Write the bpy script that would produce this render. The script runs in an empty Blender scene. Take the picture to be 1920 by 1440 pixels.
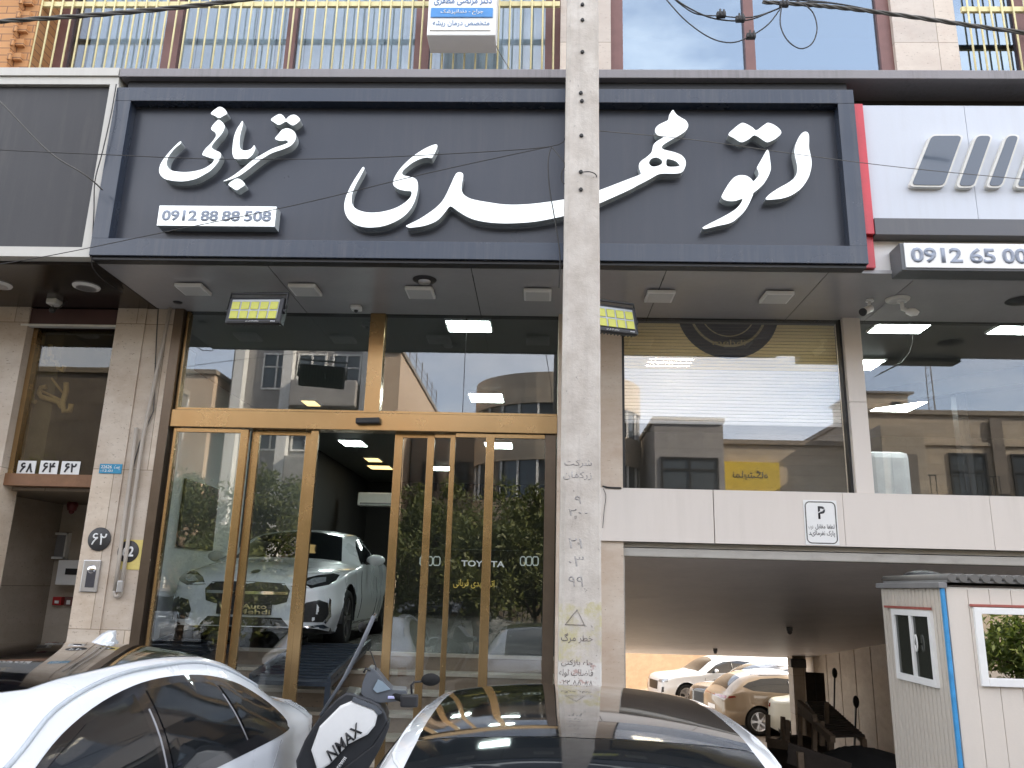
import bpy, bmesh, math, random, unicodedata
from mathutils import Vector, Matrix
from mathutils.geometry import tessellate_polygon, delaunay_2d_cdt
from mathutils.bvhtree import BVHTree
R = math.radians
scene = bpy.context.scene
col = scene.collection
random.seed(7)

# ------------------------------------------------------------------ camera
F_PX, YAW, PITCH, ROLL = 1498.0, R(-2.2266), R(14.3804), R(1.5306)
CAM = Vector((0, 0, 1.9))
_f = Vector((math.sin(YAW)*math.cos(PITCH), math.cos(YAW)*math.cos(PITCH), math.sin(PITCH)))
_r = Vector((math.cos(YAW), -math.sin(YAW), 0)); _u = _r.cross(_f)
_r2 = _r*math.cos(ROLL)+_u*math.sin(ROLL); _u2 = -_r*math.sin(ROLL)+_u*math.cos(ROLL)
CR = Matrix((_r2, _u2, -_f)).transposed()
cd = bpy.data.cameras.new('camera'); cam = bpy.data.objects.new('camera', cd); col.objects.link(cam)
cam.matrix_world = Matrix.Translation(CAM) @ CR.to_4x4()
cd.sensor_width = 36; cd.lens = F_PX/1920*36; cd.clip_start = .05; cd.clip_end = 2000
scene.camera = cam

# ------------------------------------------------------------------ sky and sun
SUN = Vector((.80, .27, .54)).normalized()
w = bpy.data.worlds.new('World'); scene.world = w; w.use_nodes = True
nt = w.node_tree; nt.nodes.clear()
sky = nt.nodes.new('ShaderNodeTexSky'); sky.sky_type = 'NISHITA'; sky.sun_disc = False
sky.sun_elevation = math.asin(SUN.z); sky.sun_rotation = math.atan2(SUN.x, SUN.y)
sky.altitude = 1200; sky.air_density = 1.0; sky.dust_density = 2.5; sky.ozone_density = 1.0
tc = nt.nodes.new('ShaderNodeTexCoord'); mp = nt.nodes.new('ShaderNodeMapping'); mp.inputs['Scale'].default_value = (1, 1, 2.6)
nz = nt.nodes.new('ShaderNodeTexNoise'); nz.inputs['Scale'].default_value = 2.3; nz.inputs['Detail'].default_value = 7; nz.inputs['Roughness'].default_value = .6
cr = nt.nodes.new('ShaderNodeValToRGB'); cr.color_ramp.elements[0].position = .42; cr.color_ramp.elements[1].position = .68
cr.color_ramp.elements[0].color = (.30, .30, .30, 1); cr.color_ramp.elements[1].color = (.85, .85, .85, 1)
mx = nt.nodes.new('ShaderNodeMix'); mx.data_type = 'RGBA'; mx.inputs[7].default_value = (7.6, 7.4, 7.3, 1)
bg = nt.nodes.new('ShaderNodeBackground'); bg.inputs[1].default_value = .15
wo = nt.nodes.new('ShaderNodeOutputWorld')
for a, b in ((tc.outputs['Generated'], mp.inputs[0]), (mp.outputs[0], nz.inputs[0]), (nz.outputs[0], cr.inputs[0]),
             (cr.outputs[0], mx.inputs[0]), (sky.outputs[0], mx.inputs[6]), (mx.outputs[2], bg.inputs[0]), (bg.outputs[0], wo.inputs[0])):
    nt.links.new(a, b)
sl = bpy.data.lights.new('sun', 'SUN'); sl.energy = 4.8; sl.angle = R(.5); sl.color = (1, .87, .70)
so = bpy.data.objects.new('sun', sl); col.objects.link(so); so.rotation_euler = SUN.to_track_quat('Z', 'Y').to_euler()
so.location = (20, 5, 30)
vs = scene.view_settings; vs.view_transform = 'Standard'; vs.look = 'None'; vs.gamma = 1; vs.use_curve_mapping = False
vs.exposure = 2.0
scene.cycles.max_bounces = 10; scene.cycles.transparent_max_bounces = 16; scene.cycles.glossy_bounces = 5
scene.cycles.caustics_reflective = False; scene.cycles.caustics_refractive = False; scene.cycles.sample_clamp_indirect = 6
try: scene.cycles.use_denoising = True
except Exception: pass

# ------------------------------------------------------------------ helpers
def at(u, v, Y=None, Z=None, X=None):
    d = CR @ Vector(((u-960)/F_PX, -(v-720)/F_PX, -1))
    t = (Y-CAM.y)/d.y if Y is not None else (Z-CAM.z)/d.z if Z is not None else (X-CAM.x)/d.x
    return CAM + t*d
def rect(u0, v0, u1, v1, Y):
    um, vm = (u0+u1)/2, (v0+v1)/2
    return at(u0, vm, Y).x, at(u1, vm, Y).x, at(um, v1, Y).z, at(um, v0, Y).z
def off(o):
    v = Vector((0, 0, 0))
    while o: v += o.location; o = o.parent
    return v
class MB:
    def __init__(s): s.bm = bmesh.new(); s.mi = 0
    def face(s, pts, mi=None):
        try:
            f = s.bm.faces.new([s.bm.verts.new(p) for p in pts]); f.material_index = s.mi if mi is None else mi; return f
        except ValueError: pass
    def box(s, x0, x1, y0, y1, z0, z1, mi=None, bev=0):
        b = s.bm if not bev else bmesh.new()
        c = Vector(((x0+x1)/2, (y0+y1)/2, (z0+z1)/2))
        r = bmesh.ops.create_cube(b, size=1, matrix=Matrix.Translation(c) @ Matrix.Diagonal((abs(x1-x0), abs(y1-y0), abs(z1-z0), 1)))
        if bev:
            bmesh.ops.bevel(b, geom=b.edges[:], offset=bev, segments=2, affect='EDGES', profile=.6)
            s._merge(b, mi); return s
        for v in r['verts']:
            for f in v.link_faces: f.material_index = s.mi if mi is None else mi
        return s
    def _merge(s, b, mi, M=None):
        mp_ = {}
        for v in b.verts: mp_[v] = s.bm.verts.new(M @ v.co if M else v.co)
        for f in b.faces:
            try:
                g = s.bm.faces.new([mp_[v] for v in f.verts]); g.material_index = s.mi if mi is None else mi; g.smooth = f.smooth
            except ValueError: pass
        b.free()
    def obox(s, c, ax, ay, az, hx, hy, hz, bev=0, mi=None):
        b = bmesh.new(); bmesh.ops.create_cube(b, size=2)
        M = Matrix((Vector(ax).normalized(), Vector(ay).normalized(), Vector(az).normalized())).transposed().to_4x4()
        for v in b.verts: v.co = Vector((v.co.x*hx, v.co.y*hy, v.co.z*hz))
        if bev: bmesh.ops.bevel(b, geom=b.edges[:], offset=bev, segments=2, affect='EDGES', profile=.6)
        s._merge(b, mi, Matrix.Translation(Vector(c)) @ M); return s
    def beam(s, a, b_, wd, th, up=(0, 0, 1), bev=0, mi=None):
        a, b_ = Vector(a), Vector(b_); d = b_-a; up = Vector(up)
        sx = d.cross(up).normalized() if d.cross(up).length > 1e-5 else Vector((1, 0, 0)); sz = sx.cross(d).normalized()
        return s.obox((a+b_)/2, sx, d, sz, wd/2, d.length/2, th/2, bev, mi)
    def tube(s, pts, r, n=8, cap=True, mi=None, closed=False):
        pts = [Vector(p) for p in pts]; rs = r if isinstance(r, (list, tuple)) else [r]*len(pts)
        rings = []; prev = None
        for i, p in enumerate(pts):
            t = (pts[min(i+1, len(pts)-1)]-pts[max(i-1, 0)])
            if closed: t = pts[(i+1) % len(pts)]-pts[i-1]
            t = t.normalized() if t.length > 1e-9 else Vector((0, 0, 1))
            if prev is None: a = t.orthogonal().normalized()
            else:
                a = prev - t*prev.dot(t); a = a.normalized() if a.length > 1e-6 else t.orthogonal().normalized()
            prev = a; b = t.cross(a)
            rings.append([s.bm.verts.new(p+(a*math.cos(k*2*math.pi/n)+b*math.sin(k*2*math.pi/n))*rs[i]) for k in range(n)])
        m = s.mi if mi is None else mi
        N = len(rings)
        for i in range(N if closed else N-1):
            A, B = rings[i], rings[(i+1) % N]
            for k in range(n):
                f = s.bm.faces.new((A[k], A[(k+1) % n], B[(k+1) % n], B[k])); f.smooth = True; f.material_index = m
        if cap and not closed:
            for rg in (rings[0][::-1], rings[-1]):
                f = s.bm.faces.new(rg); f.material_index = m
        return s
    def cyl(s, a, b, r, r2=None, n=20, mi=None): return s.tube([a, b], [r, r if r2 is None else r2], n, True, mi)
    def lathe(s, prof, c=(0, 0, 0), axis=(0, 0, 1), n=28, mi=None):
        ax = Vector(axis).normalized(); a = ax.orthogonal().normalized(); b = ax.cross(a); c = Vector(c); m = s.mi if mi is None else mi
        rings = [[s.bm.verts.new(c+ax*h+(a*math.cos(k*2*math.pi/n)+b*math.sin(k*2*math.pi/n))*max(r, 1e-4)) for k in range(n)] for r, h in prof]
        for A, B in zip(rings, rings[1:]):
            for k in range(n):
                f = s.bm.faces.new((A[k], A[(k+1) % n], B[(k+1) % n], B[k])); f.smooth = True; f.material_index = m
        return s
    def prism(s, pts, to3, d, holes=(), mi=None, mside=None):
        """2D outline -> to3(x, z, depth) with depth 0 (front) and d (back)"""
        loops = [[Vector((p[0], p[1], 0)) for p in lp] for lp in [pts]+list(holes)]
        tris = tessellate_polygon(loops); flat = [p for lp in loops for p in lp]; m = s.mi if mi is None else mi
        for dd in (0, d):
            vs_ = [s.bm.verts.new(to3(p.x, p.y, dd)) for p in flat]
            for t in tris:
                try: f = s.bm.faces.new([vs_[i] for i in t]); f.material_index = m
                except ValueError: pass
            if dd == 0: fr = vs_
            else: bk = vs_
        k = 0
        for lp in loops:
            n = len(lp)
            for i in range(n):
                j = (i+1) % n
                try: f = s.bm.faces.new((fr[k+i], fr[k+j], bk[k+j], bk[k+i])); f.material_index = m if mside is None else mside
                except ValueError: pass
            k += n
        return s
    def ball(s, c, r, n=14, sc=(1, 1, 1), mi=None):
        b = bmesh.new(); bmesh.ops.create_uvsphere(b, u_segments=n, v_segments=max(6, n//2+1), radius=r)
        for f in b.faces: f.smooth = True
        s._merge(b, mi, Matrix.Translation(Vector(c)) @ Matrix.Diagonal((*sc, 1))); return s
    def build(s, name, mats, parent=None, smooth=False, recalc=True):
        if recalc: bmesh.ops.recalc_face_normals(s.bm, faces=s.bm.faces[:])
        if not s.bm.verts: s.bm.verts.new((0, 0, 0))
        if parent: o0 = off(parent)
        else:
            xs = [v.co for v in s.bm.verts]
            o0 = Vector(((min(p.x for p in xs)+max(p.x for p in xs))/2, (min(p.y for p in xs)+max(p.y for p in xs))/2, min(p.z for p in xs)))
        bmesh.ops.translate(s.bm, verts=s.bm.verts[:], vec=-o0)
        me = bpy.data.meshes.new(name); s.bm.to_mesh(me); s.bm.free()
        for m in (mats if isinstance(mats, (list, tuple)) else [mats]): me.materials.append(m)
        if smooth: me.polygons.foreach_set('use_smooth', [True]*len(me.polygons))
        o = bpy.data.objects.new(name, me); col.objects.link(o)
        if parent: o.parent = parent
        else: o.location = o0
        return o
def tag(o, label=None, cat=None, group=None, kind=None):
    for k, v in (('label', label), ('category', cat), ('group', group), ('kind', kind)):
        if v: o[k] = v
    return o
def thing(name, label, cat, loc=(0, 0, 0), group=None):
    o = bpy.data.objects.new(name, None); col.objects.link(o); o.location = loc; o.empty_display_size = .3
    return tag(o, label, cat, group)
def boxp(name, mat_, parent, *a, bev=0): return MB().box(*a, bev=bev).build(name, mat_, parent)
def kids(o): return [c for c in bpy.data.objects if c.parent == o]
def copy_tree(o, parent=None):
    c = o.copy(); col.objects.link(c); c.parent = parent
    for ch in kids(o): copy_tree(ch, c)
    return c
def smoothpoly(pts, k=3, closed=True):
    out = []; n = len(pts)
    for i in range(n if closed else n-1):
        p0, p1, p2, p3 = [Vector(pts[j % n if closed else min(max(j, 0), n-1)][:2]) for j in (i-1, i, i+1, i+2)]
        for q in range(k):
            t = q/k
            out.append(.5*((2*p1)+(p2-p0)*t+(2*p0-5*p1+4*p2-p3)*t*t+(-p0+3*p1-3*p2+p3)*t**3))
    return out

# ---- Persian shaping with presentation forms
_forms = {}
for cp in list(range(0xFB50, 0xFBFF))+list(range(0xFE80, 0xFEFD)):
    d_ = unicodedata.decomposition(chr(cp)).split()
    if len(d_) == 2 and d_[0] in ('<initial>', '<medial>', '<final>', '<isolated>'): _forms.setdefault(chr(int(d_[1], 16)), {})[d_[0][1:-1]] = chr(cp)
def shape(t):
    out = []
    for i, ch in enumerate(t):
        fm = _forms.get(ch)
        if not fm: out.append(ch); continue
        pj = i > 0 and 'initial' in _forms.get(t[i-1], {}); nj = i+1 < len(t) and t[i+1] in _forms and 'initial' in fm
        k = 'medial' if pj and nj else 'final' if pj else 'initial' if nj else 'isolated'
        out.append(fm.get(k, ch))
    out = out[::-1]; s_ = ''.join(out)
    import re
    return re.sub('[0-9\u06f0-\u06f9]+', lambda m: m.group(0)[::-1], s_)
def text_to(mb, txt, x0, x1, zc, y, h=None, ext=.002, bold=0, mi=0, mapper=None, mirror=False, shear=0, fa=False):
    """flat lettering in a plane facing -Y, fitted between x0 and x1 around height zc (h = letter height if the width is free)"""
    c = bpy.data.curves.new('lettering', 'FONT'); c.body = shape(txt) if fa else txt; c.offset = bold; c.shear = shear; c.resolution_u = 3
    o = bpy.data.objects.new('lettering', c); col.objects.link(o)
    dg = bpy.context.evaluated_depsgraph_get(); me = bpy.data.meshes.new_from_object(o.evaluated_get(dg))
    xs = [v.co.x for v in me.vertices]; ys = [v.co.y for v in me.vertices]
    if xs:
        ax, bx, ay, by = min(xs), max(xs), min(ys), max(ys)
        sx = (x1-x0)/(bx-ax); sz = sx if h is None else h/(by-ay)
        b = bmesh.new(); b.from_mesh(me)
        g = bmesh.ops.extrude_face_region(b, geom=b.faces[:])
        ev = [v for v in g['geom'] if isinstance(v, bmesh.types.BMVert)]; es = set(ev)
        for v in b.verts:
            X = x0+(v.co.x-ax)*sx
            if mirror: X = x0+x1-X
            Z = zc+(v.co.y-(ay+by)/2)*sz
            d = 0 if v in es else ext
            v.co = mapper(X, Z, d) if mapper else Vector((X, y-d, Z))
        mb._merge(b, mi)
    bpy.data.objects.remove(o); bpy.data.curves.remove(c); bpy.data.meshes.remove(me)
    return mb

# ------------------------------------------------------------------ materials
class G:
    def __init__(s, name):
        s.m = bpy.data.materials.new(name); s.m.use_nodes = True; s.t = s.m.node_tree; s.t.nodes.clear()
        s.out = s.n('OutputMaterial')
    def n(s, ty, **k):
        nd = s.t.nodes.new('ShaderNode'+ty)
        for a, b in k.items(): setattr(nd, a, b)
        return nd
    def l(s, a, b): s.t.links.new(a, b)
    def v(s, nd, i, x):
        if hasattr(x, 'is_output'): s.l(x, nd.inputs[i])
        else: nd.inputs[i].default_value = (*x, 1) if isinstance(x, tuple) and len(x) == 3 and nd.inputs[i].type == 'RGBA' else x
        return nd
    def math(s, op, a, b=0.0, c=None):
        nd = s.n('Math', operation=op); s.v(nd, 0, a); s.v(nd, 1, b)
        if c is not None: s.v(nd, 2, c)
        return nd.outputs[0]
    def mix(s, f, a, b, mode='MIX'):
        nd = s.n('Mix', data_type='RGBA', blend_type=mode); s.v(nd, 0, f); s.v(nd, 6, a); s.v(nd, 7, b); return nd.outputs[2]
    def pos(s, scale=(1, 1, 1)):
        g = s.n('NewGeometry'); mp_ = s.n('Mapping'); mp_.inputs['Scale'].default_value = scale; s.l(g.outputs['Position'], mp_.inputs[0]); return mp_.outputs[0]
    def obj(s, scale=(1, 1, 1)):
        g = s.n('TexCoord'); mp_ = s.n('Mapping'); mp_.inputs['Scale'].default_value = scale; s.l(g.outputs['Object'], mp_.inputs[0]); return mp_.outputs[0]
    def noise(s, vec, scale, detail=4, rough=.55):
        nd = s.n('TexNoise'); s.l(vec, nd.inputs['Vector']); nd.inputs['Scale'].default_value = scale; nd.inputs['Detail'].default_value = detail; nd.inputs['Roughness'].default_value = rough; return nd.outputs[0]
    def ramp(s, f, a, b, ca=(0, 0, 0), cb=(1, 1, 1)):
        nd = s.n('ValToRGB'); s.l(f, nd.inputs[0]); e = nd.color_ramp.elements
        e[0].position = a; e[1].position = b; e[0].color = (*ca, 1); e[1].color = (*cb, 1); return nd.outputs[0]
    def bsdf(s, color, rough=.5, metal=0, spec=.5, coat=0, bump=None, bstr=.2, bdist=.01, emit=None, estr=0):
        p = s.n('BsdfPrincipled'); s.v(p, 'Base Color', color); s.v(p, 'Roughness', rough); s.v(p, 'Metallic', metal)
        p.inputs['Specular IOR Level'].default_value = spec; p.inputs['Coat Weight'].default_value = coat; p.inputs['Coat Roughness'].default_value = .03
        if bump is not None:
            b = s.n('Bump'); b.inputs['Strength'].default_value = bstr; b.inputs['Distance'].default_value = bdist; s.l(bump, b.inputs['Height']); s.l(b.outputs[0], p.inputs['Normal'])
        if emit: s.v(p, 'Emission Color', emit); s.v(p, 'Emission Strength', estr)
        s.l(p.outputs[0], s.out.inputs[0]); return s.m
def plain(name, c, rough=.5, metal=0, spec=.5, coat=0, var=.12, scale=6, bump=.0):
    """a real surface: base colour broken by fine and broad noise"""
    g = G(name); p = g.obj()
    n1 = g.noise(p, scale, 6); n2 = g.noise(p, scale*9, 3)
    f = g.math('ADD', g.math('MULTIPLY', n1, .7), g.math('MULTIPLY', n2, .3))
    d = tuple(max(0, x*(1-var)) for x in c); e = tuple(min(1, x*(1+var)) for x in c)
    colr = g.ramp(f, .3, .7, d, e)
    return g.bsdf(colr, g.math('ADD', g.math('MULTIPLY', n1, .12), max(rough-.06, 0)), metal, spec, coat, n2 if bump else None, bump)
def streaked(name, c, dirt, amt=.5, rough=.5, spec=.5, sx=9, sz=.6, bump=.05):
    """painted or panelled surface with rain streaks"""
    g = G(name); st = g.noise(g.pos((sx, sx, sz)), 1.6, 6, .65); bl = g.noise(g.pos(), 1.7, 5)
    f = g.math('MULTIPLY', g.ramp(st, .45, .75), g.ramp(bl, .35, .7)); f = g.math('MULTIPLY', f, amt)
    n2 = g.noise(g.pos(), 60, 3)
    return g.bsdf(g.mix(f, g.mix(g.math('MULTIPLY', n2, .15), c, tuple(x*.8 for x in c)), dirt), g.math('ADD', g.math('MULTIPLY', bl, .15), rough-.07), 0, spec, 0, n2, bump)
def stone(name, c1, c2, c3, tile=None):
    g = G(name); p = g.pos(); v = g.pos((1.1, 1.1, 2.6))
    n = g.noise(v, 1.8, 8, .62); m = g.noise(p, 6, 8, .7); pit = g.noise(g.pos((1, 1, 2.0)), 34, 5, .6)
    base = g.mix(g.ramp(n, .38, .66), c1, c2); base = g.mix(g.math('MULTIPLY', g.ramp(m, .5, .75), .5), base, c3)
    pits = g.ramp(pit, .62, .70); base = g.mix(g.math('MULTIPLY', pits, .75), base, tuple(x*.45 for x in c3))
    if tile:
        b = g.n('TexBrick'); mp_ = g.n('Mapping'); mp_.inputs['Rotation'].default_value = (R(90), 0, 0); gg = g.n('NewGeometry'); g.l(gg.outputs['Position'], mp_.inputs[0]); g.l(mp_.outputs[0], b.inputs[0])
        b.offset = tile[2]; b.inputs['Scale'].default_value = 1; b.inputs['Brick Width'].default_value = tile[0]; b.inputs['Row Height'].default_value = tile[1]; b.inputs['Mortar Size'].default_value = .004
        b.inputs['Color1'].default_value = (.86, .86, .86, 1); b.inputs['Color2'].default_value = (1.06, 1.04, 1.0, 1); b.inputs['Mortar'].default_value = (.5, .47, .42, 1)
        base = g.mix(1, base, b.outputs[0], 'MULTIPLY')
    return g.bsdf(base, .55, 0, .4, 0, g.math('SUBTRACT', m, pits), .25, .006)
def glass(name, tint=(.82, .86, .84), k=.05, wob=0, rc=(.96, .97, 1)):
    g = G(name); tr = g.n('BsdfTransparent'); g.v(tr, 0, tint); gl = g.n('BsdfGlossy'); gl.inputs['Roughness'].default_value = 0.0; g.v(gl, 0, rc)
    lw = g.n('LayerWeight'); lw.inputs[0].default_value = .5; fr_ = g.math('ADD', .04, g.math('MULTIPLY', .96, g.math('POWER', lw.outputs['Facing'], 5.0)))
    if wob:
        b = g.n('Bump'); b.inputs['Strength'].default_value = wob; b.inputs['Distance'].default_value = .02; g.l(g.noise(g.pos(), .9, 1), b.inputs['Height']); g.l(b.outputs[0], gl.inputs['Normal'])
    f = g.math('ADD', g.math('MULTIPLY', fr_, .95), k); ms = g.n('MixShader'); g.l(f, ms.inputs[0]); g.l(tr.outputs[0], ms.inputs[1]); g.l(gl.outputs[0], ms.inputs[2]); g.l(ms.outputs[0], g.out.inputs[0]); return g.m
def emis(name, c, s_):
    g = G(name); e = g.n('Emission'); g.v(e, 0, c); e.inputs[1].default_value = s_; g.l(e.outputs[0], g.out.inputs[0]); return g.m
M = {}
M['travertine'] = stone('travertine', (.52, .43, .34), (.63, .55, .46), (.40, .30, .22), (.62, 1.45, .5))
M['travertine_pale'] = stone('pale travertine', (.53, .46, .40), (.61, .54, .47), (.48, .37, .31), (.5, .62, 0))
M['travertine_dark'] = stone('dark travertine', (.30, .26, .21), (.36, .31, .26), (.24, .19, .15), (.6, .9, 0))  # darker tone of stone for garage, recess ceiling and rear walls
M['sign_dark'] = streaked('charcoal composite panel', (.034, .038, .050), (.10, .09, .085), .25, .30, .5)
M['sign_frame'] = streaked('blue black composite frame', (.022, .031, .050), (.14, .13, .12), .5, .26, .6, 14, .5)
M['sign_left'] = streaked('dusty dark fascia', (.022, .021, .023), (.10, .09, .08), .45, .5, .5)
M['white_frame'] = streaked('white painted fascia', (.52, .50, .45), (.35, .32, .28), .4, .45)
M['ledge'] = streaked('grey concrete ledge', (.25, .235, .24), (.09, .085, .08), .6, .6, .4, 18, .8, .15)
M['soffit'] = plain('grey soffit panel', (.38, .37, .375), .22, 0, .6, 0, .05, 2)
M['soffit_brown'] = plain('dark brown soffit', (.020, .014, .012), .2, 0, .5, 0, .1, 3)
M['gold'] = plain('bronze anodised aluminium', (.40, .27, .135), .26, .9, .5, 0, .06, 5)
M['bronze_dark'] = plain('dark bronze profile', (.13, .10, .075), .35, .8, .5, 0, .1, 5)
M['brown_metal'] = plain('brown window metal', (.17, .085, .075), .45, .1, .4, 0, .15, 8)
M['brown_wood'] = plain('brown beam', (.20, .10, .05), .45, 0, .4, 0, .2, 6)
M['beam_white'] = streaked('cream parapet panel', (.70, .64, .58), (.50, .46, .40), .35, .4, .5, 6, .5, .02)
M['grey_rail'] = streaked('weathered shutter rail', (.42, .40, .36), (.16, .14, .11), .7, .5, .4, 3, 6, .1)
M['letter'] = emis('letter_tmp', (1, 1, 1), 1)
g_ = G('white acrylic letter'); M['letter'] = g_.bsdf((.86, .88, .88), .25, 0, .5, 0, None, 0, 0, (.92, 1, 1), .14)
M['letter_side'] = plain('letter return', (.40, .43, .43), .4, 0, .5, 0, .1, 10)
M['num_grey'] = plain('grey numeral', (.24, .27, .33), .5)
M['white'] = plain('white paint', (.78, .78, .76), .45, 0, .5, 0, .04)
M['white_dirty'] = streaked('dirty white paint', (.68, .67, .62), (.38, .34, .28), .5, .5)
M['black'] = plain('black plastic', (.018, .018, .020), .45, 0, .5, 0, .15)
M['black_gloss'] = plain('gloss black', (.010, .010, .012), .12, 0, .6, .5, .1)
M['rubber'] = plain('rubber', (.016, .016, .016), .8, 0, .2, 0, .2, 20)
M['grey'] = plain('grey paint', (.25, .25, .26), .5)
M['alu'] = plain('brushed aluminium', (.55, .55, .56), .35, .9, .5, 0, .06)
M['chrome'] = plain('chrome', (.80, .80, .82), .1, 1, .5, 0, .02)
M['yellow'] = plain('pale yellow metal paint', (.70, .62, .34), .5, 0, .4, 0, .12, 14)
M['red'] = plain('red panel', (.55, .045, .06), .35)
M['blue'] = plain('blue sign vinyl', (.06, .24, .55), .45)
M['teal'] = plain('blue plaque', (.03, .25, .42), .45)
M['concrete_pole'] = None
M['asphalt'] = plain('asphalt', (.05, .05, .052), .85, 0, .3, 0, .3, 30, .3)
M['paving'] = plain('paving', (.24, .22, .20), .8, 0, .3, 0, .2, 12, .15)
M['glass'] = glass('shopfront glass', (.93, .95, .95), .038, .012)
M['glass_office'] = glass('office glass', (.97, .97, .97), .05, .012)
M['glass_clear'] = glass('thin glass', (.9, .92, .92), .02)
M['glass_sky'] = glass('coated upper glass', (.30, .36, .40), .26, .01, (.74, .88, 1))
M['glass_car'] = plain('dark car glass', (.008, .010, .012), .03, 0, .75, 0, .02)
M['car_white'] = plain('white car paint', (.72, .75, .78), .28, 0, .5, 1, .01, 2)
M['car_black_roof'] = plain('black panoramic roof', (.004, .0045, .006), .03, 0, .9, 1, .02)
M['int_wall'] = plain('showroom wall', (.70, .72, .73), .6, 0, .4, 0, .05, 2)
M['int_dark'] = plain('shaded showroom wall', (.018, .017, .016), .7, 0, .3, 0, .1, 2)
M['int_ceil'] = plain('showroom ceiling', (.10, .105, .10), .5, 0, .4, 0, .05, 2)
M['int_floor'] = plain('showroom floor', (.12, .11, .10), .25, 0, .5, 0, .1, 3)
M['light_cool'] = emis('lit cool panel', (.86, 1, .95), 12.0)
M['light_warm'] = emis('lit warm panel', (1, .72, .28), .6)
M['diffuser'] = plain('unlit diffuser', (.60, .60, .58), .4, 0, .4, 0, .03)
M['cable'] = plain('black cable', (.030, .029, .028), .6)
M['cable_grey'] = plain('weathered cable', (.10, .095, .085), .7)
def concrete():
    g = G('painted concrete pole'); p = g.pos(); n = g.noise(p, 5, 8, .65); st = g.noise(g.pos((12, 12, .8)), 1.5, 6, .6); fine = g.noise(p, 90, 4); sp = g.noise(p, 26, 4, .6)
    c = g.mix(g.ramp(n, .35, .7), (.44, .395, .345), (.60, .56, .505)); c = g.mix(g.math('MULTIPLY', g.ramp(st, .5, .75), .35), c, (.30, .27, .24)); c = g.mix(g.math('MULTIPLY', g.ramp(sp, .66, .72), .7), c, (.20, .19, .18))
    sep = g.n('SeparateXYZ'); g.l(p, sep.inputs[0]); z = sep.outputs[2]
    band = g.math('MULTIPLY', g.math('LESS_THAN', z, g.math('ADD', 1.76, g.math('MULTIPLY', n, .12))), g.math('GREATER_THAN', z, 1.47))
    c = g.mix(g.math('MULTIPLY', band, g.ramp(g.noise(p, 9, 6, .7), .44, .62)), c, (.47, .425, .25))
    wb = g.math('LESS_THAN', z, 1.462); c = g.mix(g.math('MULTIPLY', wb, .75), c, (.58, .56, .52))
    red = g.math('MULTIPLY', wb, g.ramp(g.noise(g.pos((2, 2, 3)), 7, 5, .7), .56, .62)); c = g.mix(g.math('MULTIPLY', red, .6), c, (.33, .16, .13))
    return g.bsdf(c, .8, 0, .3, 0, g.math('ADD', g.math('MULTIPLY', sp, .7), g.math('MULTIPLY', fine, .4)), .5, .01)
M['concrete_pole'] = concrete()
# ------------------------------------------------------------------ ground
D = 7.5
def sheet(name, m, rects, z, kind='structure'):
    b = MB()
    for x0, x1, y0, y1 in rects: b.face([(x0, y0, z), (x1, y0, z), (x1, y1, z), (x0, y1, z)])
    return tag(b.build(name, m), kind=kind)
sheet('road', M['asphalt'], [(-400, 400, -400, 7.0), (-400, .5, 7.0, 400), (14, 400, 7.0, 400), (.5, 14, 44, 400)], 0)
b = MB(); b.box(-60, .5, 5.75, 7.62, .0, .12); b.box(.5, 9, 5.75, 6.9, .0, .02); b.box(9, 60, 5.75, 7.6, 0, .12); tag(b.build('pavement', M['paving']), kind='structure')
b = MB(); b.box(-60, 60, -11.2, -8.6, 0, .14); tag(b.build('far_pavement', M['paving']), kind='structure')
b = MB(); b.face([(.55, 6.9, .015), (6.9, 6.9, .015), (6.9, 22, -1.85), (.55, 22, -1.85)]); tag(b.build('driveway', plain('worn concrete drive', (.30, .28, .25), .8, 0, .3, 0, .25, 4, .1)), kind='structure')
b = MB(); b.face([(.5, 22, -1.85), (14, 22, -1.85), (14, 44, -1.85), (.5, 44, -1.85)]); tag(b.build('courtyard', plain('pale courtyard concrete', (.22, .18, .14), .85, 0, .3, 0, .2, 3)), kind='structure')

# ------------------------------------------------------------------ main building
B = thing('shop_building', 'commercial building with bronze glazed showroom, office window over garage mouth and grey ledge', 'building', (-.5, D, 0))
# upper storey
UY = 7.2
zl0, zl1 = 6.285, 6.37
MB().box(-3.86, 40, 6.17, UY+.3, zl0, zl1, bev=.006).build('ledge', M['ledge'], B)
MB().box(-3.86, 40, 6.5, 7.6, 4.52, zl0).build('fascia_core', M['int_dark'], B)
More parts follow.
